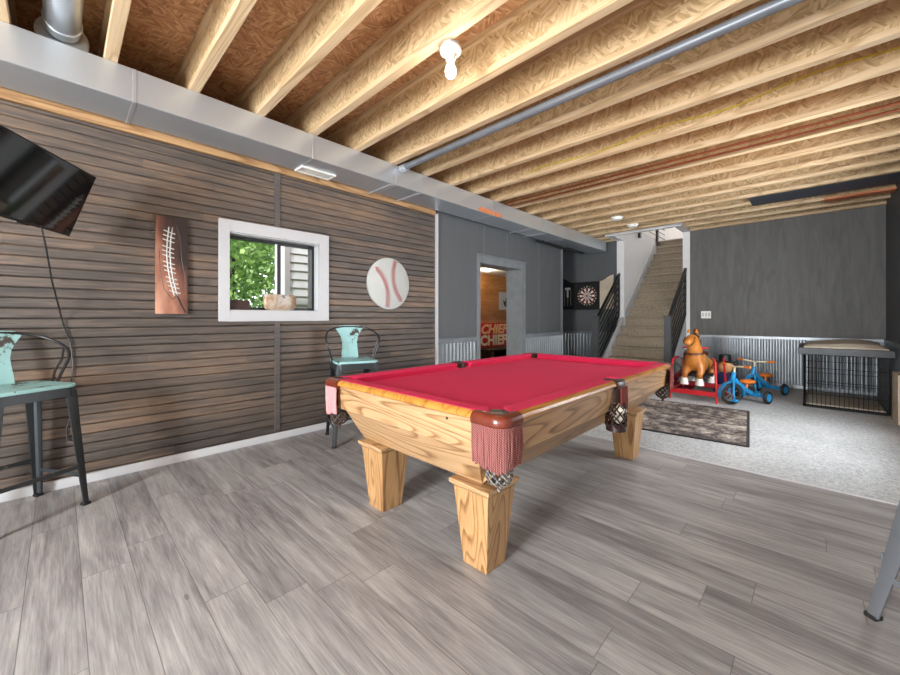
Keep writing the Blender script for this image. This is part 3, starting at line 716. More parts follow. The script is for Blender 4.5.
# ------------------------------------------------------------------ stools
def stool(label, x, y, rz, legmat, top=.183, sc=1., ft=.222):
    t = thing('metal_stool', label, 'stool', (x, y, 0), rz, 'metal counter stools')
    q_ = (ft-top)/.7; wk = 1.35 if ft < .21 else 1.06
    # seat
    def rr(w, r, n=5):
        o = []; w *= sc
        for cx, cy, a in ((w-r, w-r, 0), (-w+r, w-r, PI/2), (-w+r, -w+r, PI), (w-r, -w+r, 1.5*PI)):
            for i in range(n+1): o.append((cx + r*math.cos(a+PI/2*i/n), cy + r*math.sin(a+PI/2*i/n)))
        return o
    b = B(); rings = [(.188, .05, .712), (.192, .052, .722), (.188, .05, .731), (.17, .045, .733), (.12, .05, .727), (.05, .04, .725)]
    vs = []; n = 24
    for w, r, z in rings: vs += [(p[0], p[1], z) for p in rr(w, r)]
    fs = [tuple(range(n))[::-1]] + [(i*n+k, i*n+(k+1) % n, (i+1)*n+(k+1) % n, (i+1)*n+k) for i in range(len(rings)-1) for k in range(n)] + [tuple(range(5*n, 6*n))]
    obj('seat', b.add(vs, fs), M['teal'], t, smooth=50)
    b = B(); vs = []
    rings = [(.186, .05, .712), (.19, .05, .66), (.186, .05, .66), (.182, .05, .708)]
    for w, r, z in rings: vs += [(p[0], p[1], z) for p in rr(w, r)]
    fs = [(i*n+k, i*n+(k+1) % n, ((i+1) % 4)*n+(k+1) % n, ((i+1) % 4)*n+k) for i in range(4) for k in range(n)]
    obj('apron', b.add(vs, fs), legmat, t, smooth=50)
    # legs: folded channel, wide at the top
    for sx in (-1, 1):
        for sy in (-1, 1):
            b = B()
            sec = []
            for (z, o, wd) in ((.70, top, .054), (.45, ft-.45*q_, .044), (.2, ft-.2*q_, .036), (0.012, ft, .028)):
                th = .008
                P_ = [(0, -wd), (th*.4, -wd), (.012, -th-.012), (-.0, 0.0), (-th-.012, .012), (-wd, th*.4), (-wd, 0)]
                wd_ = wd*wk; P_ = [(-wd_, 0), (-.012, 0), (-.003, -.003), (0, -.012), (0, -wd_), (-th, -wd_), (-th, -.018), (-.018, -th), (-wd_, -th)]
                sec.append([(sx*(o+p[0]), sy*(o+p[1]), z) for p in P_])
            k = len(sec[0]); vs = [p for s_ in sec for p in s_]
            fs = [tuple(range(k))[::-1], tuple(range(3*k, 4*k))] + [(i*k+q, i*k+(q+1) % k, (i+1)*k+(q+1) % k, (i+1)*k+q) for i in range(3) for q in range(k)]
            b.add(vs, fs)
            lg = obj('leg', b, legmat, t, smooth=40)
            obj('foot_cap', B().box(min(sx*(ft-.033), sx*(ft+.004)), max(sx*(ft-.033), sx*(ft+.004)), min(sy*(ft-.033), sy*(ft+.004)), max(sy*(ft-.033), sy*(ft+.004)), 0, .016), M['rubber'], lg, bevel=.004)
    for (z, o) in ((.17, ft-.17*q_-.004),):
        for a, c in (((-1,-1),(1,-1)), ((-1,1),(1,1))):
            obj('stretcher', B().box(-o, o, a[1]*o-.004, a[1]*o+.004, z-.012, z+.012), legmat, t, bevel=.003)
        for s in (-1, 1):
            obj('stretcher', B().box(s*o*.98-.004, s*o*.98+.004, -o*.98, o*.98, .225, .249), legmat, t, bevel=.003)
    # splat
    out = [(.080, .728), (.078, .78), (.072, .84), (.071, .88), (.080, .925), (.098, .965), (.118, .995), (.128, 1.012), (.126, 1.028), (.09, 1.040), (0, 1.045)]
    full = out + [(-a, z) for a, z in out[-2::-1]]
    def px(z, y): return -.168 - (z-.73)*.16 - .0 + .6*y*y
    b = B(); k = len(out); vs = []
    cols = 7
    for th in (0, -.006):
        for a, z in out:
            for q in range(cols):
                y = a*(2*q/(cols-1)-1); zz = z - (.012*(1-abs(2*q/(cols-1)-1)) if z > 1.03 else 0) + (.0)
                vs.append((px(z, y)+th, y, zz))
    fs = []
    N1 = k*cols
    for i in range(k-1):
        for q in range(cols-1):
            a = i*cols+q
            fs.append((a, a+1, a+cols+1, a+cols)); fs.append((N1+a, N1+a+cols, N1+a+cols+1, N1+a+1))
        for q in (0, cols-1):
            a = i*cols+q; fs.append((a, a+cols, N1+a+cols, N1+a))
    for q in range(cols-1):
        fs.append((q, N1+q, N1+q+1, q+1)); a = (k-1)*cols+q; fs.append((a, a+1, N1+a+1, N1+a))
    obj('backrest', b.add(vs, fs), M['teal'], t, smooth=50)
    # arm hoop
    half = [(-.222, 0, 1.030), (-.220, .06, 1.030), (-.204, .13, 1.024), (-.160, .190, 1.004), (-.100, .228, .976), (-.040, .244, .944), (.004, .244, .908), (.018, .236, .87), (.012, .218, .82), (-.002, .200, .76), (-.008, .188, .715)]
    H = [Vector(p) for p in half]
    pts = [Vector((p.x, -p.y, p.z)) for p in H[:0:-1]] + H
    # smooth once
    sp = [pts[0]]
    for p, q in zip(pts, pts[1:]): sp += [p*.75+q*.25, p*.25+q*.75]
    sp.append(pts[-1])
    obj('arm_hoop', B().tube(sp, .0085, 8), M['blackmetal'] if legmat is M['gun'] else legmat, t)
    b = B()
    for s in (-1, 1): b.tube([(-.042, s*.244, .944), (-.03, s*.226, .86), (-.045, s*.2, .79), (-.05, s*.19, .715)], .006, 6)
    obj('arm_brace', b, M['blackmetal'], t)
    return t
stool('teal and gunmetal stool below the television', .335, -.175, math.radians(29), M['gun'])
stool('teal and gunmetal stool against the slatted wall behind the pool table', .475, 1.90, math.radians(-20), M['gun'])
stool('gray metal stool mostly cut off at the right edge of the photo', 3.975, 2.14, math.radians(142.3), M['gunlight'], .112, .78, .2)

# ------------------------------------------------------------------ pool table
PX, PY = 2.067, 2.295
HX, HY = .668, 1.165
T = thing('pool_table', 'light oak pool table with red felt and fringed pockets', 'pool table', (PX, PY, 0))
def frus(b, x0, y0, z0, x1, y1, z1):
    return b.hexa([(-x0,-y0,z0),(x0,-y0,z0),(x0,y0,z0),(-x0,y0,z0),(-x1,-y1,z1),(x1,-y1,z1),(x1,y1,z1),(-x1,y1,z1)])
# apron panels (four) and tapered body
ch = .032
z0, z1 = .575, .712
ia, ib = .034, .018
for s in (-1, 1):
    b = B(); b.hexa([(-(HX-ch), s*(HY-ia), z0), (HX-ch, s*(HY-ia), z0), (HX-ch, s*(HY-ia-.04), z0), (-(HX-ch), s*(HY-ia-.04), z0), (-(HX-.03), s*(HY-ib), z1), (HX-.03, s*(HY-ib), z1), (HX-.03, s*(HY-ib-.06), z1), (-(HX-.03), s*(HY-ib-.06), z1)])
    obj('end_apron', b, M['oak'], T, bevel=.002, segs=1)
    b = B(); b.hexa([(s*(HX-ia), -(HY-ch), z0), (s*(HX-ia), HY-ch, z0), (s*(HX-ia-.04), HY-ch, z0), (s*(HX-ia-.04), -(HY-ch), z0), (s*(HX-ib), -(HY-.04), z1), (s*(HX-ib), HY-.04, z1), (s*(HX-ib-.06), HY-.04, z1), (s*(HX-ib-.06), -(HY-.04), z1)])
    obj('side_apron', b, M['oak_y'], T, bevel=.002, segs=1)
for s in (-1, 1):
    ll, lr, ul, ur, lo_y, up_y = -.48, .44, -.497, .512, HY-.160, HY-.040
    b = B(); b.hexa([(ll, s*lo_y, .386), (lr, s*lo_y, .386), (lr, s*(lo_y-.03), .386), (ll, s*(lo_y-.03), .386), (ul, s*up_y, z0+.002), (ur, s*up_y, z0+.002), (ur, s*(up_y-.03), z0+.002), (ul, s*(up_y-.03), z0+.002)])
    obj('end_panel', b, M['oak'], T, bevel=.002, segs=1)
    lx, ux, up_y = (.44, HX-.040, HY-.14) if s > 0 else (.48, HX-.040, HY-.14)
    b = B(); b.hexa([(s*lx, -lo_y, .386), (s*lx, lo_y, .386), (s*(lx-.03), lo_y, .386), (s*(lx-.03), -lo_y, .386), (s*ux, -up_y, z0+.002), (s*ux, up_y, z0+.002), (s*(ux-.03), up_y, z0+.002), (s*(ux-.03), -up_y, z0+.002)])
    obj('side_panel', b, M['oak_y'], T, bevel=.002, segs=1)
obj('underframe', frus(B(), HX-.28, HY-.22, .40, HX-.14, HY-.14, .67), M['oak_y'], T)
# bed, cut at the pockets by the rails that overhang it
obj('bed_cloth', B().box(-HX+.075, HX-.075, -HY+.075, HY-.075, .665, .708), M['felt'], T)
# rails: cushion and wood cap
cg, mg = .085, .054
def rail(p0, p1, s0, s1):
    """cushion from p0 to p1 along an outer edge; s0,s1: how the ends are mitred (nose set back)"""
    p0, p1 = Vector((*p0, 0)), Vector((*p1, 0)); d = (p1-p0).normalized(); inn = Vector((-d.y, d.x, 0))
    prof = [(.021, .708), (.021, .746), (.025, .751), (.085, .752), (.104, .749), (.112, .742), (.108, .734), (.088, .708)]
    vs = []
    for p, sgn, set_ in ((p0, 1, s0), (p1, -1, s1)):
        for a, z in prof: vs.append(p + inn*a + d*sgn*set_*max(0, (a-.03)) + Vector((0, 0, z)))
    k = len(prof)
    b = B().add(vs, [tuple(range(k))[::-1], tuple(range(k, 2*k))] + [(i, (i+1) % k, k+(i+1) % k, k+i) for i in range(k)])
    obj('rail_cushion', b, M['felt'], T, smooth=40)
    prof = [(.021, .718), (.004, .718), (.000, .722), (.001, .733), (.007, .743), (.021, .7495)]
    vs = [p + inn*a + Vector((0, 0, z)) for p in (p0, p1) for a, z in prof]; k = len(prof)
    b = B().add(vs, [tuple(range(k))[::-1], tuple(range(k, 2*k))] + [(i, (i+1) % k, k+(i+1) % k, k+i) for i in range(k)])
    obj('rail_cap', b, M['oak_rail'], T, smooth=50)
rail((-HX+cg, -HY), (HX-cg, -HY), .9, .9)
rail((HX-cg, HY), (-HX+cg, HY), .9, .9)
rail((HX, -HY+cg), (HX, -mg), .9, .45); rail((HX, mg), (HX, HY-cg), .45, .9)
rail((-HX, -mg), (-HX, -HY+cg), .45, .9); rail((-HX, HY-cg), (-HX, mg), .9, .45)
b = B()
for sx in (-.42, 0, .42): b.cyl((sx*HX, -HY+.05, .752), (sx*HX, -HY+.05, .7532), .006, n=8)
obj('rail_sight', b, M['black'], T)
b = B()
for sx in (-.86, .6): b.cyl((sx*HX*.9, -HY+ib-.001, .690), (sx*HX*.9, -HY+ib+.006, .690), .006, n=8)
obj('screw_cap', b, M['leather_dk'], T)
# legs
for sx in (-1, 1):
    for sy in (-1, 1):
        b = B(); frus(b, .068, .068, 0, .100, .100, .352)
        b.v = [(p[0]+sx*.378+.0205, p[1]+sy*.917-.022, p[2]) for p in b.v]
        lg = obj('leg', b, M['oak_z'], T, bevel=.004)
        b = B(); frus(b, .102, .102, .354, .114, .114, .368).box(-.116, .116, -.116, .116, .368, .386)
        b.v = [(p[0]+sx*.378+.0205, p[1]+sy*.917-.022, p[2]) for p in b.v]
        obj('leg_cap', b, M['oak'], lg, bevel=.003)
# pockets
def net(b, c, zt, zb, rt, rm, n=9, r=.0035):
    for k in range(n):
        for s in (-1, 1):
            pts = []
            for i in range(13):
                q = i/12; z = zt + (zb-zt)*q; rad = (rt + (rm-rt)*math.sin(q*PI*.5)) if q < .75 else rm*(1-((q-.75)/.25)**2*.75)
                a = 2*PI*k/n + s*q*2.4
                pts.append((c[0]+rad*math.cos(a), c[1]+rad*math.sin(a), z))
            b.tube(pts, r, 5)
    return b
def corner(sx, sy, fr, netm, rim):
    """leather rim around a corner, hanging fringe and net"""
    r = .050; path = []
    ext, exy = .148, .116
    c = (HX-r+.004, HY-r+.004)
    path.append((HX-ext, HY+.004))
    for i in range(11):
        a = PI/2 - PI/2*i/10; path.append((c[0]+r*math.cos(a), c[1]+r*math.sin(a)))
    path.append((HX+.004, HY-exy))
    P3 = [(sx*x, sy*y, 0) for x, y in path]
    if sx*sy < 0: P3 = P3[::-1]
    prof = [(-.03, .708), (-.004, .700), (.004, .704), (.009, .716), (.009, .732), (.003, .745), (-.008, .752), (-.034, .752)]
    if True:
        prof = [(-a, z) for a, z in prof]
    b = B().sweep(P3, prof); pk = obj('pocket', b, rim, T, smooth=60)
    b = B()
    # inner drop of the pocket
    cx, cy = sx*(HX-.062), sy*(HY-.062)
    b.lathe([(.058, .748), (.060, .70), (.056, .62), (.054, .60), (.050, .62), (.055, .70), (.053, .742)], 20, (cx, cy, 0))
    obj('liner', b, M['leather_dk'], pk)
    b = B(); n = 30; rg = random.Random(int(10*sx+sy+50))
    seg = []
    tot = [0]
    for p, q in zip(P3, P3[1:]): tot.append(tot[-1] + (Vector(q)-Vector(p)).length)
    for i in range(n):
        d = tot[-1]*(.035 + .93*i/(n-1)); j = max(k for k in range(len(tot)) if tot[k] <= d); j = min(j, len(P3)-2)
        f = (d-tot[j])/(tot[j+1]-tot[j]); p = Vector(P3[j]).lerp(Vector(P3[j+1]), f)
        inw = Vector((cx-p.x, cy-p.y, 0)).normalized()
        lz = .540 + .018*abs(2*i/(n-1)-1) + rg.uniform(-.008, .008)
        p = p + inw*(-.004)
        b.tube([(p.x, p.y, .708), (p.x+rg.uniform(-.003,.003), p.y+rg.uniform(-.003,.003), .63), (p.x+inw.x*.004+rg.uniform(-.003,.003), p.y+inw.y*.004+rg.uniform(-.003,.003), lz)], [.0052, .0058, .0048], 6)
    obj('fringe', b, fr, pk)
    b = net(B(), (cx+sx*.0, cy+sy*.0), .60, .465, .054, .050); b.tube([(cx, cy, .48), (cx, cy, .44)], [.014, .006], 8)
    obj('net', b, netm, pk)
corner(1, -1, M['fringe'], M['netgray'], M['leather'])
corner(-1, -1, M['fringe_pink'], M['net'], M['leather'])
corner(1, 1, M['fringe_red'], M['net'], M['leather'])
corner(-1, 1, M['fringe_red'], M['net'], M['leather'])
for s in (-1, 1):
    b = B(); b.sweep([(s*(HX+.002), -s*.056, 0), (s*(HX+.008), -s*.036, 0), (s*(HX+.010), 0, 0), (s*(HX+.008), s*.036, 0), (s*(HX+.002), s*.056, 0)], [(-.02, .706), (.004, .706), (.008, .72), (.006, .742), (-.004, .752), (-.03, .752)])
    pk = obj('pocket', b, M['leather_dk'], T, smooth=50)
    b = B().lathe([(.054, .748), (.055, .70), (.052, .62), (.048, .62), (.050, .70), (.050, .742)], 20, (s*(HX-.04), 0, 0)); obj('liner', b, M['leather_dk'], pk)
    b = B()
    for i in range(7): y = -.045+.015*i+.025; b.tube([(s*(HX+.012), y, .71), (s*(HX+.014), y+.002, .62), (s*(HX+.010), y, .545)], [.006, .0065, .005], 6)
    obj('fringe', b, M['fringe_red'], pk)
    c0 = (s*(HX-.012), -.035)
    b = net(B(), c0, .62, .46, .05, .058, 8, .0045); b.lathe([(.05, .462), (.046, .50), (.052, .505), (.056, .462)], 14, (*c0, 0)); obj('net', b, M['leather_dk'], pk)
    if s == 1:
        tag(obj('billiard_ball', B().ball((0,0,0), .028, n=20, m=14), M['ballw'], loc=(PX+c0[0]+.026, PY+c0[1]-.012, .585)), 'ivory billiard ball in the side pocket net, upper one', 'ball', 'balls in the side pocket net')
        tag(obj('billiard_ball', B().ball((0,0,0), .028, n=20, m=14), M['ballw'], loc=(PX+c0[0]+.018, PY+c0[1]+.0, .531)), 'ivory billiard ball in the side pocket net, lower one', 'ball', 'balls in the side pocket net')

# ------------------------------------------------------------------ staircase
RZ, RY, SY = .19, .235, 6.95
LX, RX = .75, 1.80
t = thing('staircase', 'carpeted staircase climbing away beside the back wall', 'stairs', (1.275, SY, 0), kind='structure')
b = B()
for i in range(16):
    y = i*RY; z = RZ*(i+1)
    b.box(LX-1.275+.002, RX-1.275-.002, y, y+RY+(.3 if i == 15 else 0), max(.0, z-RZ-.22), z)
    b.tube([(LX-1.275+.002, y-.006, z-.021), (RX-1.275-.002, y-.006, z-.021)], .023, 12)
obj('steps', b, M['stair_carpet'], t, smooth=40)
for x0, x1 in ((LX-.06, LX), (RX, RX+.06)):
    b = B().prism([(-.10, .006), (.06, .006), (1.10, .006), (1.10, 1.10/RY*RZ+.24), (-.02, .22), (-.10, .19)], 'x', x0-1.275, x1-1.275)
    obj('stringer', b, M['white'], t, bevel=.003)
b = B().prism([(1.10, .84), (3.5, 2.78), (3.5, 3.19), (1.10, 1.25)], 'x', LX-1.275, LX-1.275+.015)
b.prism([(1.10, .84), (3.5, 2.78), (3.5, 3.19), (1.10, 1.25)], 'x', RX-1.275-.015, RX-1.275)
obj('skirt_board', b, M['white'], t)
# white walls flanking the flight and the framed opening
b = B(); b.box(.608, LX, YB, 11.2, 0, 3.05).box(.608, LX, 7.5, YB, ZJ+.002, 3.05)
struct('wall_stair_left', b, M['drywall'], 'white drywall on the left of the stairs', 'wall', bevel=.003)
b = B(); b.box(RX, 1.917, YB, 12.0, 0, 5.3).box(RX, 1.917, 7.5, YB, ZJ+.002, 5.3)
struct('wall_stair_right', b, M['drywall'], 'white drywall on the right of the stairs', 'wall', bevel=.003)
struct('trim_10', B().box(.608, 1.917, 7.42, 7.5, ZJ+.002, 3.05), M['drywall'], 'white header across the stair opening', 'header', bevel=.003)
# upper storey seen through the stairwell
b = B(); b.box(-2.0, .608, 7.4, 12.0, 3.0, 3.04).box(.608, RX, 11.0, 12.0, 3.0, 3.04)
struct('floor_upper', b, M['stair_carpet'], 'carpeted floor of the storey above', 'floor')
UW0, UW1 = 1.30, 1.78
b = B(); b.box(-2.0, UW0, 12.0, 12.15, 3.0, 5.3).box(UW1, 2.0, 12.0, 12.15, 3.0, 5.3).box(UW0, UW1, 12.0, 12.15, 4.9, 5.3)
b.box(-2.1, -2.0, 7.3, 12.15, 3.0, 5.3).box(-2.1, 2.0, 7.3, 7.42, 3.05, 5.3)
struct('wall_upper', b, M['drywall'], 'white upstairs wall with a bright opening at the stair head', 'wall', smooth=0)
struct('ceiling_upper', B().box(-2.1, 2.0, 7.3, 12.15, 5.3, 5.36), M['drywall'], 'white ceiling of the storey above', 'ceiling')
d = thing('door_3', 'bright glazed door at the head of the stairs', 'door', ((UW0+UW1)/2, 12.06, 3.0), kind='structure')
hw = (UW1-UW0)/2
b = B(); b.box(-hw, -hw+.03, -.03, .03, 0, 1.9).box(hw-.03, hw, -.03, .03, 0, 1.9).box(-hw+.03, hw-.03, -.03, .03, 1.86, 1.9).box(-hw+.03, hw-.03, -.03, .03, 0, .03); obj('door_frame', b, M['white'], d)
obj('glass_pane', B().box(-hw+.03, hw-.03, -.004, .004, .03, 1.86), M['glass'], d)

def railing(label, x, ybase, y1, z0, slope, newel=True):
    t = thing('stair_railing', label, 'railing', (x, ybase, 0))
    if newel:
        nw = obj('newel_post', B().box(-.048, .048, -.048, .048, 0.006, 1.12), M['charpost'], t, bevel=.004)
        obj('post_cap', B().box(-.058, .058, -.058, .058, 1.12, 1.15), M['charpost'], nw, bevel=.006)
    L = y1-ybase
    def sl(z, r0, name, m=M['blackmetal']):
        obj(name, B().hexa([(-r0, .05, z-r0*1.2), (r0, .05, z-r0*1.2), (r0, L, z+slope*(L-.05)-r0*1.2), (-r0, L, z+slope*(L-.05)-r0*1.2), (-r0, .05, z+r0*1.2), (r0, .05, z+r0*1.2), (r0, L, z+slope*(L-.05)+r0*1.2), (-r0, L, z+slope*(L-.05)+r0*1.2)]), m, t)
    sl(1.10, .022, 'handrail', M['black'])
    for i in range(6): sl(.39+.12*i, .010, 'bar')
    sl(.27, .014, 'bottom_rail')
    obj('end_post', B().box(-.016, .016, L-.03, L, slope*(L-.05)+.25, slope*(L-.05)+1.10), M['black'], t)
railing('black metal railing with charcoal newel on the left of the stairs', .66, 6.88, 8.04, 0, .82)
railing('black metal railing with charcoal newel on the right of the stairs', 1.848, 6.88, 8.04, 0, .82)
# upstairs guard rail fixed to the wall face
t = thing('guard_rail', 'dark guard rail above the left stair wall on the storey above', 'railing', (LX, 9.5, 3.05))
for y in (-.55, .75): obj('post', B().box(.0, .05, y-.05, y+.05, -.16, .95), M['leather_dk'], t, bevel=.003)
for i in range(7): obj('bar', B().box(.018, .032, -.55, 1.4, .08+.12*i, .094+.12*i), M['black'], t)
obj('top_rail', B().box(.0, .05, -.6, 1.4, .95, .99), M['leather_dk'], t, bevel=.003)

# ------------------------------------------------------------------ dartboard cabinet
t = thing('dartboard_cabinet', 'open black dartboard cabinet on the alcove wall', 'dartboard', (0, YB-.0005, 1.59))
b = B(); b.box(-.29, .29, -.012, 0, -.30, .30).box(-.29, -.275, -.10, -.012, -.30, .30).box(.275, .29, -.10, -.012, -.30, .30).box(-.275, .275, -.10, -.012, -.30, -.285).box(-.275, .275, -.10, -.012, .285, .30)
obj('cabinet', b, M['black'], t)
def dleaf(x0, x1, hi0, hi1):
    pts = [(x0, -.29), (x1, -.29), (x1, hi1)]
    for i in range(1, 8):
        q = i/8; pts.append((x1+(x0-x1)*q, hi1+(hi0-hi1)*(3*q*q-2*q**3)))
    return pts + [(x0, hi0)]
dl = obj('door', B().prism(dleaf(-.575, -.292, .42, .30), 'y', -.10, -.075), M['black'], t)
b = B(); b.box(-.50, -.37, -.1015, -.10, .15, .20).box(-.455, -.415, -.1015, -.10, -.02, .15)
for x in (-.51, -.435, -.36): b.box(x-.002, x+.002, -.1012, -.10, -.22, .14)
obj('scoreboard_mark', b, M['ballcream'], dl)
obj('door', B().prism(dleaf(.575, .292, .42, .30), 'y', -.10, -.075), M['beige'], t)
cr, bl, rd, gn = plain('dart_cream', srgb(236, 222, 212), .6), M['black'], plain('dart_red', srgb(190, 40, 44), .7), plain('dart_green', srgb(40, 110, 70), .7)
b = B(); zb = -.07
rad = [.012, .022, .10, .112, .165, .178]
R0 = 0
for k in range(20):
    a0, a1 = (k-.5)*PI/10+PI/2, (k+.5)*PI/10+PI/2
    for i in range(5):
        r0, r1 = rad[i], rad[i+1]
        if i == 0: b.cur = 3
        elif i in (2, 4): b.cur = 2 if k % 2 == 0 else 3
        else: b.cur = 1 if k % 2 == 0 else 0
        b.add([(r0*math.cos(a0), zb, r0*math.sin(a0)), (r1*math.cos(a0), zb, r1*math.sin(a0)), (r1*math.cos(a1), zb, r1*math.sin(a1)), (r0*math.cos(a1), zb, r0*math.sin(a1))], [(0,1,2,3)])
b.cur = 2; b.add([(.012*math.cos(k*PI/8), zb, .012*math.sin(k*PI/8)) for k in range(16)], [tuple(range(16))])
b.cur = 1
b.lathe([(.225, .02), (.225, .062), (.178, .0655), (.178, .05)], 40, (0, -.005, 0), Matrix.Rotation(PI/2, 3, 'X'))
db = obj('dartboard', b, [cr, bl, rd, gn], t, smooth=0)
def text_mesh(b, s, size, place, ext=.001, shear=0., bold=0.):
    cu = bpy.data.curves.new('lettering', 'FONT'); cu.body = s; cu.size = size; cu.extrude = ext; cu.align_x = 'CENTER'; cu.align_y = 'CENTER'; cu.shear = shear; cu.offset = bold; cu.resolution_u = 3
    o = bpy.data.objects.new('lettering', cu); COL.objects.link(o); bpy.context.view_layer.update()
    me = o.evaluated_get(bpy.context.evaluated_depsgraph_get()).to_mesh()
    b.add([place(v.co) for v in me.vertices], [tuple(p.vertices) for p in me.polygons])
    o.to_mesh_clear() if False else None
    bpy.data.objects.remove(o); bpy.data.curves.remove(cu)
b = B()
for k, s in enumerate((20, 1, 18, 4, 13, 6, 10, 15, 2, 17, 3, 19, 7, 16, 8, 11, 14, 9, 12, 5)):
    a = PI/2 - k*PI/10; cx, cz = .201*math.cos(a), .201*math.sin(a)
    text_mesh(b, str(s), .034, lambda v: (cx+v.x, -.0712-v.z, cz+v.y), bold=.001)
obj('numbers', b, M['cream'], db, smooth=0)

# ------------------------------------------------------------------ the plank-walled room beyond the doorway
b = B(); b.box(-2.1, -2.0, 3.6, 8.6, 0, 2.3).box(-2.0, -.32, 3.6, 3.7, 0, 2.3).box(-2.0, -1.06, 8.5, 8.6, 0, 2.3)
struct('wall_beyond', b, M['barn'], 'amber plank wall of the room beyond the doorway', 'wall', smooth=0)
struct('floor_beyond', B().box(-2.0, -.3, 3.6, 6.76, -.1, .004).box(-2.0, -1.06, 6.76, 8.6, -.1, .004), M['carpet'], 'carpet in the room beyond the doorway', 'floor')
struct('ceiling_beyond', B().box(-2.1, -.33, 3.6, 6.75, 2.14, 2.2).box(-2.1, -1.06, 6.75, 8.6, 2.14, 2.2), M['concrete'], 'pale ceiling of the room beyond the doorway', 'ceiling')
t = thing('recessed_light', 'round lit ceiling light in the room beyond the doorway', 'lamp', (-1.55, 6.45, 2.14))
obj('trim_ring', B().lathe([(.10, 0), (.10, -.01), (.08, -.012)], 24), M['white'], t)
obj('diffuser', B().lathe([(.078, -.008), (.07, -.016), (.01, -.018)], 24), m_emit('warm_diffuser', (1., .9, .75), 4.), t)
t = thing('team_banner', 'red banner with pale block letters in the room beyond the doorway', 'banner', (-1.96, 7.3, .42))
obj('cloth', B().box(-.03, .0, -.66, .66, 0, .57), M['redsign'], t, bevel=.006)
b = B(); text_mesh(b, 'CHIEFS', .30, lambda v: (.0015+v.z, .01+v.x*1.26, .415+v.y), shear=.25, bold=.012); obj('lettering', b, M['peach'], t, smooth=0)
b = B(); text_mesh(b, 'CHIEFS', .32, lambda v: (.0015+v.z, .01+v.x*1.20, .15+v.y), bold=.014); obj('lettering', b, M['cream'], t, smooth=0)
t = thing('console_table', 'low dark console under the red banner beyond the doorway', 'console', (-1.76, 7.25, .004))
obj('top', B().box(-.22, .22, -.75, .75, .37, .405), M['sofa'], t, bevel=.005)
for y in (-.70, 0, .70): obj('upright', B().box(-.2, .2, y-.02, y+.02, 0, .37), M['sofa'], t)
obj('shelf', B().box(-.2, .2, -.68, .68, .15, .17), M['sofa'], t)
t = thing('framed_poster', 'white poster with a dark mark on the plank wall beyond the doorway', 'picture', (-1.999, 7.70, 1.53))
obj('sheet', B().box(0, .015, -.22, .22, -.22, .22), M['white'], t, bevel=.002)
obj('mark', B().prism([(-.02, -.12), (.12, -.17), (.15, .0), (.05, .08), (.03, -.02), (-.08, .02)], 'x', .0152, .0165), M['charpost'], t)

# ------------------------------------------------------------------ rug
t = thing('area_rug', 'dark mottled gray and cream rug on the carpet behind the pool table', 'rug', (2.325, 4.80, .006), math.radians(5.5))
obj('pile', B().box(-.74, .74, -.76, .76, 0, .012), M['rug'], t)
b = B(); b.box(-.76, .76, -.785, -.76, 0, .013).box(-.76, .76, .76, .785, 0, .013).box(-.765, -.74, -.76, .76, 0, .013).box(.74, .765, -.76, .76, 0, .013)
obj('binding', b, M['rug_edge'], t, bevel=.003)

# ------------------------------------------------------------------ dog crate
CX0, CX1, CY0, CY1, CH = 3.465, 4.165, 6.47, 7.50, .655
t = thing('dog_crate', 'black wire dog crate against the right wall', 'dog crate', ((CX0+CX1)/2, (CY0+CY1)/2, .006))
hx, hy = (CX1-CX0)/2, (CY1-CY0)/2
def panel(name, p, d, L, n):
    b = B()
    p = Vector(p); d = Vector(d)
    for i in range(n+1): q = p+d*(L*i/n); b.tube([q+Vector((0,0,.012)), q+Vector((0,0,CH))], .0034 if 0 < i < n else .007, 5)
    for z in (.012, .17, .33, .49, CH): b.tube([p+Vector((0,0,z)), p+d*L+Vector((0,0,z))], .0036, 5)
    return obj(name, b, M['wire'], t)
panel('front_panel', (-hx, -hy, 0), (1,0,0), 2*hx, 18)
panel('back_panel', (-hx, hy, 0), (1,0,0), 2*hx, 18)
panel('side_panel', (-hx, -hy, 0), (0,1,0), 2*hy, 30)
panel('side_panel', (hx, -hy, 0), (0,1,0), 2*hy, 30)
obj('tray', B().box(-hx+.01, hx-.01, -hy+.01, hy-.01, .0, .03), M['black'], t, bevel=.004)
obj('floor_mat', B().box(-hx+.02, hx-.02, -hy+.02, hy-.02, .03, .05), M['tanmat'], t, bevel=.008)
b = B()
for z in (.012, .0): b.tube([(-hx, -hy-.004, .03), (hx, -hy-.004, .03)], .008, 6)
obj('base_rail', b, M['wire'], t)
obj('lid', B().box(-hx-.055, hx+.04, -hy-.06, hy+.05, CH+.005, CH+.085), M['charpost'], t, bevel=.006)
# cushion on top
n_ = 18; b = B(); vs = []; fs = []
for j in range(n_+1):
    for i in range(n_+1):
        u, v = i/n_*2-1, j/n_*2-1; e = max(0, 1-u**6)*max(0, 1-v**6)
        vs.append((u*(hx-.0), v*(hy-.02), .012+.05*e**.5+.018*math.sin(2.4*u+.6)*e+.012*math.sin(3*v+u)*e))
k = len(vs); vs += [(p[0], p[1], 0) for p in vs]
for j in range(n_):
    for i in range(n_):
        a = j*(n_+1)+i; fs.append((a, a+1, a+n_+2, a+n_+1)); fs.append((k+a, k+a+n_+1, k+a+n_+2, k+a+1))
ring = [i for i in range(n_+1)] + [(j)*(n_+1)+n_ for j in range(1, n_+1)] + [n_*(n_+1)+i for i in range(n_-1, -1, -1)] + [j*(n_+1) for j in range(n_-1, 0, -1)]
for a, c in zip(ring, ring[1:]+ring[:1]): fs.append((a, k+a, k+c, c))
tag(obj('pet_cushion', b.add(vs, fs), M['tan'], loc=((CX0+CX1)/2, (CY0+CY1)/2-.01, .006+CH+.0855)), 'tan pet cushion lying on top of the dog crate', 'cushion')
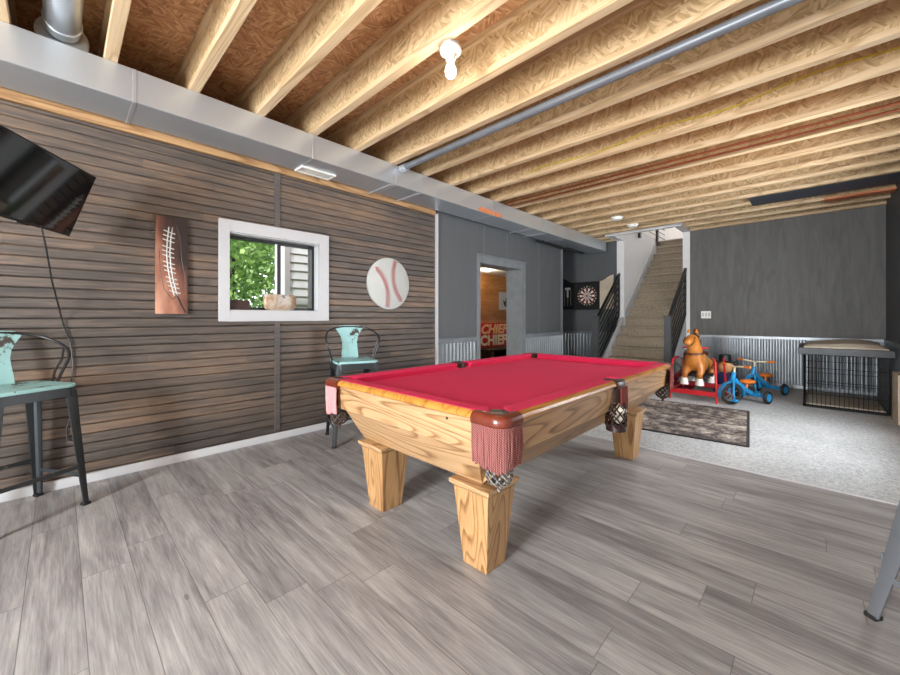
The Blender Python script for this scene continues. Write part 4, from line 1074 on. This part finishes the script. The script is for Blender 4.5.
t = thing('drawer_box', 'narrow beige drawer box between the dog crate and right wall', 'box', (4.218, 6.20, .006))
obj('carcass', B().box(-.038, .038, -.2, .2, 0, .52), M['beige'], t, bevel=.004)
for z in (.05, .28): obj('drawer_front', B().box(-.032, .032, -.212, -.2, z, z+.2), M['beige'], t, bevel=.004)

# ------------------------------------------------------------------ spring horse
HO = thing('spring_horse', 'brown plastic riding horse on a red metal frame', 'toy horse', (2.385, 6.22, .006), 0)
tm = NT('horse_brown'); nn = tm.noise(tm.co(), 6., 4., .6)[0]
hb = tm.out(tm.ramp(nn, [(.3, srgb(150, 84, 28)), (.55, srgb(192, 120, 48)), (.75, srgb(222, 160, 84))]), .28)
def skin(name, verts, edges, radii, m, parent, root=0):
    me = bpy.data.meshes.new(name); me.from_pydata(verts, edges, []); me.materials.append(m)
    o = bpy.data.objects.new(name, me); COL.objects.link(o); o.parent = parent
    sk = o.modifiers.new('skin', 'SKIN'); sk.use_smooth_shade = True
    lay = me.skin_vertices[0].data
    for i, r in enumerate(radii): lay[i].radius = (r, r) if not isinstance(r, tuple) else r
    lay[root].use_root = True
    sb = o.modifiers.new('sub', 'SUBSURF'); sb.levels = 2; sb.render_levels = 2
    return o
V = [(0,.28,.50), (0,.05,.49), (0,-.16,.52),              # rump, belly, chest
     (.005,-.22,.66), (.0,-.27,.78),                       # neck
     (-.015,-.30,.85), (-.03,-.40,.80), (-.04,-.46,.76),   # poll, muzzle
     (.085,-.24,.42), (.075,-.30,.34), (.07,-.25,.27),      # front leg R
     (-.085,-.24,.42), (-.10,-.29,.34), (-.11,-.24,.27),    # front leg L
     (.10,.30,.40), (.12,.22,.33), (.12,.26,.25),
     (-.10,.30,.40), (-.12,.22,.33), (-.12,.26,.25)]
Ed = [(0,1),(1,2),(2,3),(3,4),(4,5),(5,6),(6,7),(2,8),(8,9),(9,10),(2,11),(11,12),(12,13),(0,14),(14,15),(15,16),(0,17),(17,18),(18,19)]
Rd = [.12,.115,.13,.10,.075,.075,.055,.045,.055,.038,.034,.055,.038,.034,.06,.04,.034,.06,.04,.034]
skin('body', V, Ed, Rd, hb, HO, 1)
for p_ in ((.07,-.27,.235), (-.11,-.26,.235), (.12,.24,.215), (-.12,.24,.215)):
    obj('hoof', B().lathe([(.034, .075), (.044, .03), (.052, -.01), (.054, -.03), (.02, -.034)], 14, p_), M['porcelain'], HO)
for s in (-1, 1): obj('ear', B().lathe([(.018, 0), (.022, .02), (.010, .045), (.002, .052)], 10, (s*.045-.01, -.275, .905)), hb, HO)
for s in (-1, 1): obj('eye', B().ball((s*.052-.022, -.365, .845), .012, n=10, m=8), M['black'], HO)
b = B()
for i in range(9):
    q = i/8; b.ball((.02+.015*math.sin(i*2), -.20+.10*q*q-.07*(1-q)*0, .92-.28*q), .035, .035, .05, 10, 8)
obj('mane', b, plain('dark_brown_mane', srgb(84, 46, 20), .5), HO)
b = B(); b.tube([(.11*math.cos(a), -.215+.10*math.sin(a), .64+.02*math.sin(a)) for a in [i*PI/12 for i in range(24)]], .014, 8, True)
b.tube([(.06*math.cos(a)-.03, -.385+.02*math.sin(a), .80+.058*math.sin(a)) for a in [i*PI/12 for i in range(24)]], .008, 6, True)
obj('bridle', b, plain('bridle_brown', srgb(96, 44, 24), .4), HO)
b = B(); b.ball((0, .08, .605), .12, .17, .045, 16, 8); obj('saddle', b, plain('dark_saddle', srgb(70, 36, 24), .35), HO)
b = B(); b.tube([(-.15, -.17, .70), (.15, -.17, .70)], .013, 10); obj('handle_bar', b, M['red_paint'], HO)
b = B()
# frame: front and rear legs with cross bars, side rails
for y, yt in ((-.34, -.28), (.42, .36)):
    for s in (-1, 1): b.tube([(s*.27, y, 0), (s*.245, yt, .53)], .014, 8)
    b.box(-.262, .262, y-.012, y+.018, .085, .145)
for s in (-1, 1): b.tube([(s*.262, -.33, .12), (s*.262, .41, .12)], .013, 8); b.tube([(s*.245, -.28, .53), (s*.225, -.2, .555), (s*.2, -.15, .56)], .013, 8)
obj('frame', b, M['red_paint'], HO)
for s in (-1, 1):
    for y, yt in ((-.28, -.14), (.36, .22)):
        b = B(); p0, p1 = Vector((s*.245, y, .52)), Vector((s*.12, yt, .36)); d = p1-p0; u = d.orthogonal().normalized(); w = d.normalized().cross(u)
        b.tube([p0 + d*(i/72) + (u*math.cos(i*PI/3)+w*math.sin(i*PI/3))*.014 for i in range(73)], .003, 5)
        obj('spring', b, M['blackmetal'], HO)
b = B(); b.box(-.15, .15, -.16, .26, .30, .33); b.tube([(-.2, -.15, .335), (.2, -.15, .335)], .015, 8); b.tube([(-.2, .24, .335), (.2, .24, .335)], .015, 8)
obj('foot_rest', b, M['black'], HO)
# soft toys either side
def doll(label, x, y, rz, body, hat, sc=1.):
    t = thing('soft_toy', label, 'soft toy', (x, y, .006), rz)
    b = B(); b.ball((0, 0, .13), .10, .085, .14, 16, 12); b.v = [(p[0]*sc, p[1]*sc, p[2]*sc) for p in b.v]; obj('torso', b, body, t)
    b = B()
    for s in (-1, 1): b.tube([(s*.04, -.02, .05), (s*.08, -.14, .04), (s*.085, -.19, .05)], [.045, .04, .045], 10); b.tube([(s*.07, 0, .22), (s*.13, -.06, .14), (s*.12, -.11, .10)], [.035, .03, .032], 10)
    b.v = [(p[0]*sc, p[1]*sc, p[2]*sc) for p in b.v]; obj('limbs', b, body, t)
    b = B(); b.ball((0, -.01, .33), .085, .08, .09, 16, 12); b.v = [(p[0]*sc, p[1]*sc, p[2]*sc) for p in b.v]; obj('head', b, M['skin'], t)
    b = B(); b.lathe([(.11, .385), (.112, .392), (.066, .40), (.062, .47), (.052, .48), (.01, .482)], 20); b.v = [(p[0]*sc, p[1]*sc, p[2]*sc) for p in b.v]; obj('hat', b, hat, t)
doll('dark soft toy with a black hat sitting right of the riding horse', 2.60, 6.90, math.radians(10), M['navy'], M['black'], 1.18)
doll('maroon soft toy with a black hat left of the riding horse', 2.12, 6.98, math.radians(-10), M['maroon'], M['black'], 1.18)

# ------------------------------------------------------------------ tricycles
def wheel(b, c, ax, r, w):
    ax = Vector(ax).normalized(); u = Vector((0,0,1)); v = ax.cross(u)
    c = Vector(c)
    b.tube([c + (u*math.cos(i*PI/14)+v*math.sin(i*PI/14))*(r-w) for i in range(28)], w, 10, True)
def spokes(b, c, ax, r):
    ax = Vector(ax).normalized(); u = Vector((0,0,1)); v = ax.cross(u); c = Vector(c)
    b.cyl(c-ax*.03, c+ax*.03, .022, n=12)
    b.tube([c + (u*math.cos(i*PI/14)+v*math.sin(i*PI/14))*r for i in range(28)], .007, 6, True)
    for i in range(6): a = i*PI/3; b.tube([c, c + (u*math.cos(a)+v*math.sin(a))*r], .006, 5)
def trike(label, x, y, heading, turn):
    """local: origin under the rear axle, front towards -y"""
    t = thing('tricycle', label, 'tricycle', (x, y, .006), heading, 'toy tricycles by the back wall')
    F_ = -.45; rf, rr_ = .135, .085
    A = Vector((math.cos(turn), math.sin(turn), 0))
    b = B(); wheel(b, (0, F_, rf), A, rf, .022); w = obj('front_wheel', b, M['rubber'], t)
    b = B(); spokes(b, (0, F_, rf), A, rf-.03); obj('spokes', b, M['chrome'], w)
    for s in (-1, 1):
        b = B(); wheel(b, (s*.17, 0, rr_), (1,0,0), rr_, .02); w = obj('rear_wheel', b, M['rubber'], t)
        b = B(); b.cyl((s*.17-.018, 0, rr_), (s*.17+.018, 0, rr_), .05, n=16); obj('hub', b, M['blue_paint'], w)
    b = B(); b.tube([(0, F_+.05, .33), (0, F_+.12, .27), (0, -.14, .16), (0, -.03, .115)], [.03, .032, .03, .026], 10)
    b.tube([(-.165, 0, rr_), (.165, 0, rr_)], .014, 8)
    b.box(-.11, .11, -.04, .05, .105, .118)
    obj('frame', b, M['blue_paint'], t)
    b = B()
    for s in (-1, 1): p = Vector((0, F_, rf)) + A*s*.042; b.tube([p, p+Vector((0, .0, .15)), Vector((0, F_+.03, .33))], .013, 8)
    b.tube([(0, F_+.02, .29), (0, F_+.06, .41)], .024, 10)
    # fender
    prof = []
    Fd = A.cross(Vector((0,0,1)))
    for i in range(9):
        a = math.radians(-10+25*i); c = Vector((0, F_, rf)) + (Vector((0,0,1))*math.sin(a) + Fd*math.cos(a))*(rf+.018)
        prof += [c - A*.032, c + A*.032]
    k0 = len(b.v)
    b.add(prof + [p*1.0 + (p-Vector((0,F_,rf))).normalized()*.006 for p in prof], [(2*i, 2*i+1, 2*i+3, 2*i+2) for i in range(8)] + [(18+2*i, 18+2*i+2, 18+2*i+3, 18+2*i+1) for i in range(8)] + [(2*i, 2*i+2, 20+2*i, 18+2*i) for i in range(8)] + [(2*i+1, 19+2*i, 21+2*i, 2*i+3) for i in range(8)])
    obj('fork', b, M['blue_paint'], t)
    b = B(); h = Vector((0, F_+.07, .43)); b.tube([h-A*.22+Vector((0,.02,.07)), h-A*.06+Vector((0,0,.06)), h+Vector((0,0,.05)), h+A*.06+Vector((0,0,.06)), h+A*.22+Vector((0,.02,.07))], .010, 8).tube([h-Vector((0,.005,.03)), h+Vector((0,0,.05))], .011, 8)
    hb_ = obj('handlebar', b, M['cream'], t)
    for s in (-1, 1): obj('grip', B().tube([h+A*s*.15+Vector((0,.013,.066)), h+A*s*.235+Vector((0,.022,.071))], .015, 8), M['orange'], hb_)
    b = B(); b.ball((0, -.12, .275), .085, .11, .03, 16, 8).tube([(0, -.12, .26), (0, -.14, .17)], .014, 8); obj('saddle', b, M['orange'], t)
    b = B()
    c = Vector((0, F_, rf))
    for s in (-1, 1):
        b = B(); q = c + A*s*.05 + Vector((0,0,s*-.07)); b.tube([c+A*s*.03, c+A*s*.05, q], .006, 6); b.box(q.x+s*.005-.03, q.x+s*.005+.03, q.y-.03, q.y+.03, q.z-.012, q.z+.012)
        obj('pedal', b, M['blue_paint'], t)
hd = math.atan2(.18, -.41) ; hd = math.radians(-23.5)
trike('blue toy tricycle with orange saddle in front, nearer the rug', 2.975, 6.375, math.radians(-23.5), math.radians(-22))
trike('blue toy tricycle parked behind against the ribbed wainscot', 3.10, 7.24, math.radians(-23.5), math.radians(0))

# ------------------------------------------------------------------ camera
cd = bpy.data.cameras.new('camera'); cam = bpy.data.objects.new('camera', cd); COL.objects.link(cam)
cam.location = (3.556, 0, 1.12); cam.rotation_euler = (PI/2, 0, math.radians(44.0))
cd.sensor_width = 36; cd.lens = 36*376.8/900; cd.shift_y = -20/900; cd.clip_start = .02; cd.clip_end = 200
S.camera = cam

# ------------------------------------------------------------------ light
def lamp(name, kind, loc, energy, color=(1,1,1), **k):
    l = bpy.data.lights.new(name, kind); l.energy = energy; l.color = color
    rot = k.pop('rot', (0,0,0))
    for a, v in k.items(): setattr(l, a, v)
    o = bpy.data.objects.new(name, l); COL.objects.link(o); o.location = loc; o.rotation_euler = rot
    return o
lamp('guessed_patio_daylight', 'AREA', ((SX0+SX1)/2, YN-.35, 1.3), 470, (.93, .97, 1.), shape='RECTANGLE', size=.9, size_y=1.6, rot=(PI/2, 0, 0))  # daylight through the guessed patio door
lamp('bulb_light', 'POINT', (2.035, 1.580, ZJ-.23), 8, (1., .93, .82), shadow_soft_size=.035)
lamp('bulb_light', 'POINT', (1.9, -1.04, ZJ-.23), 26, (1., .93, .82), shadow_soft_size=.035)  # fill light for the added bulb behind the camera
lamp('stairhead_daylight', 'AREA', (1.0, 11.6, 4.6), 75, (1., .98, .96), shape='RECTANGLE', size=1.5, size_y=1.5, rot=(math.radians(-50), 0, 0))
lamp('beyond_light', 'POINT', (-1.45, 6.3, 2.0), 22, (1., .82, .6), shadow_soft_size=.06)
lamp('window_fill', 'AREA', (XR+.4, 4.65, 1.4), 140, (.93, .97, 1.), shape='RECTANGLE', size=1.7, size_y=1.7, rot=(PI/2, 0, PI/2))  # added fill lamp outside the invented right-hand window
lamp('sun', 'SUN', (6, 2, 8), 3.4, (1., .95, .86), angle=.02, rot=tuple(Vector((-.35, .85, -.52)).to_track_quat('-Z', 'Y').to_euler()))
w = bpy.data.worlds.new('sky'); S.world = w; w.use_nodes = True
bg = w.node_tree.nodes['Background']; bg.inputs[0].default_value = (.86, .93, 1., 1); bg.inputs[1].default_value = 3.0
vs_ = S.view_settings; S.display_settings.display_device = 'sRGB'
vs_.view_transform = 'Standard'; vs_.look = 'None'; vs_.gamma = 1; vs_.use_curve_mapping = False; vs_.exposure = 0.08
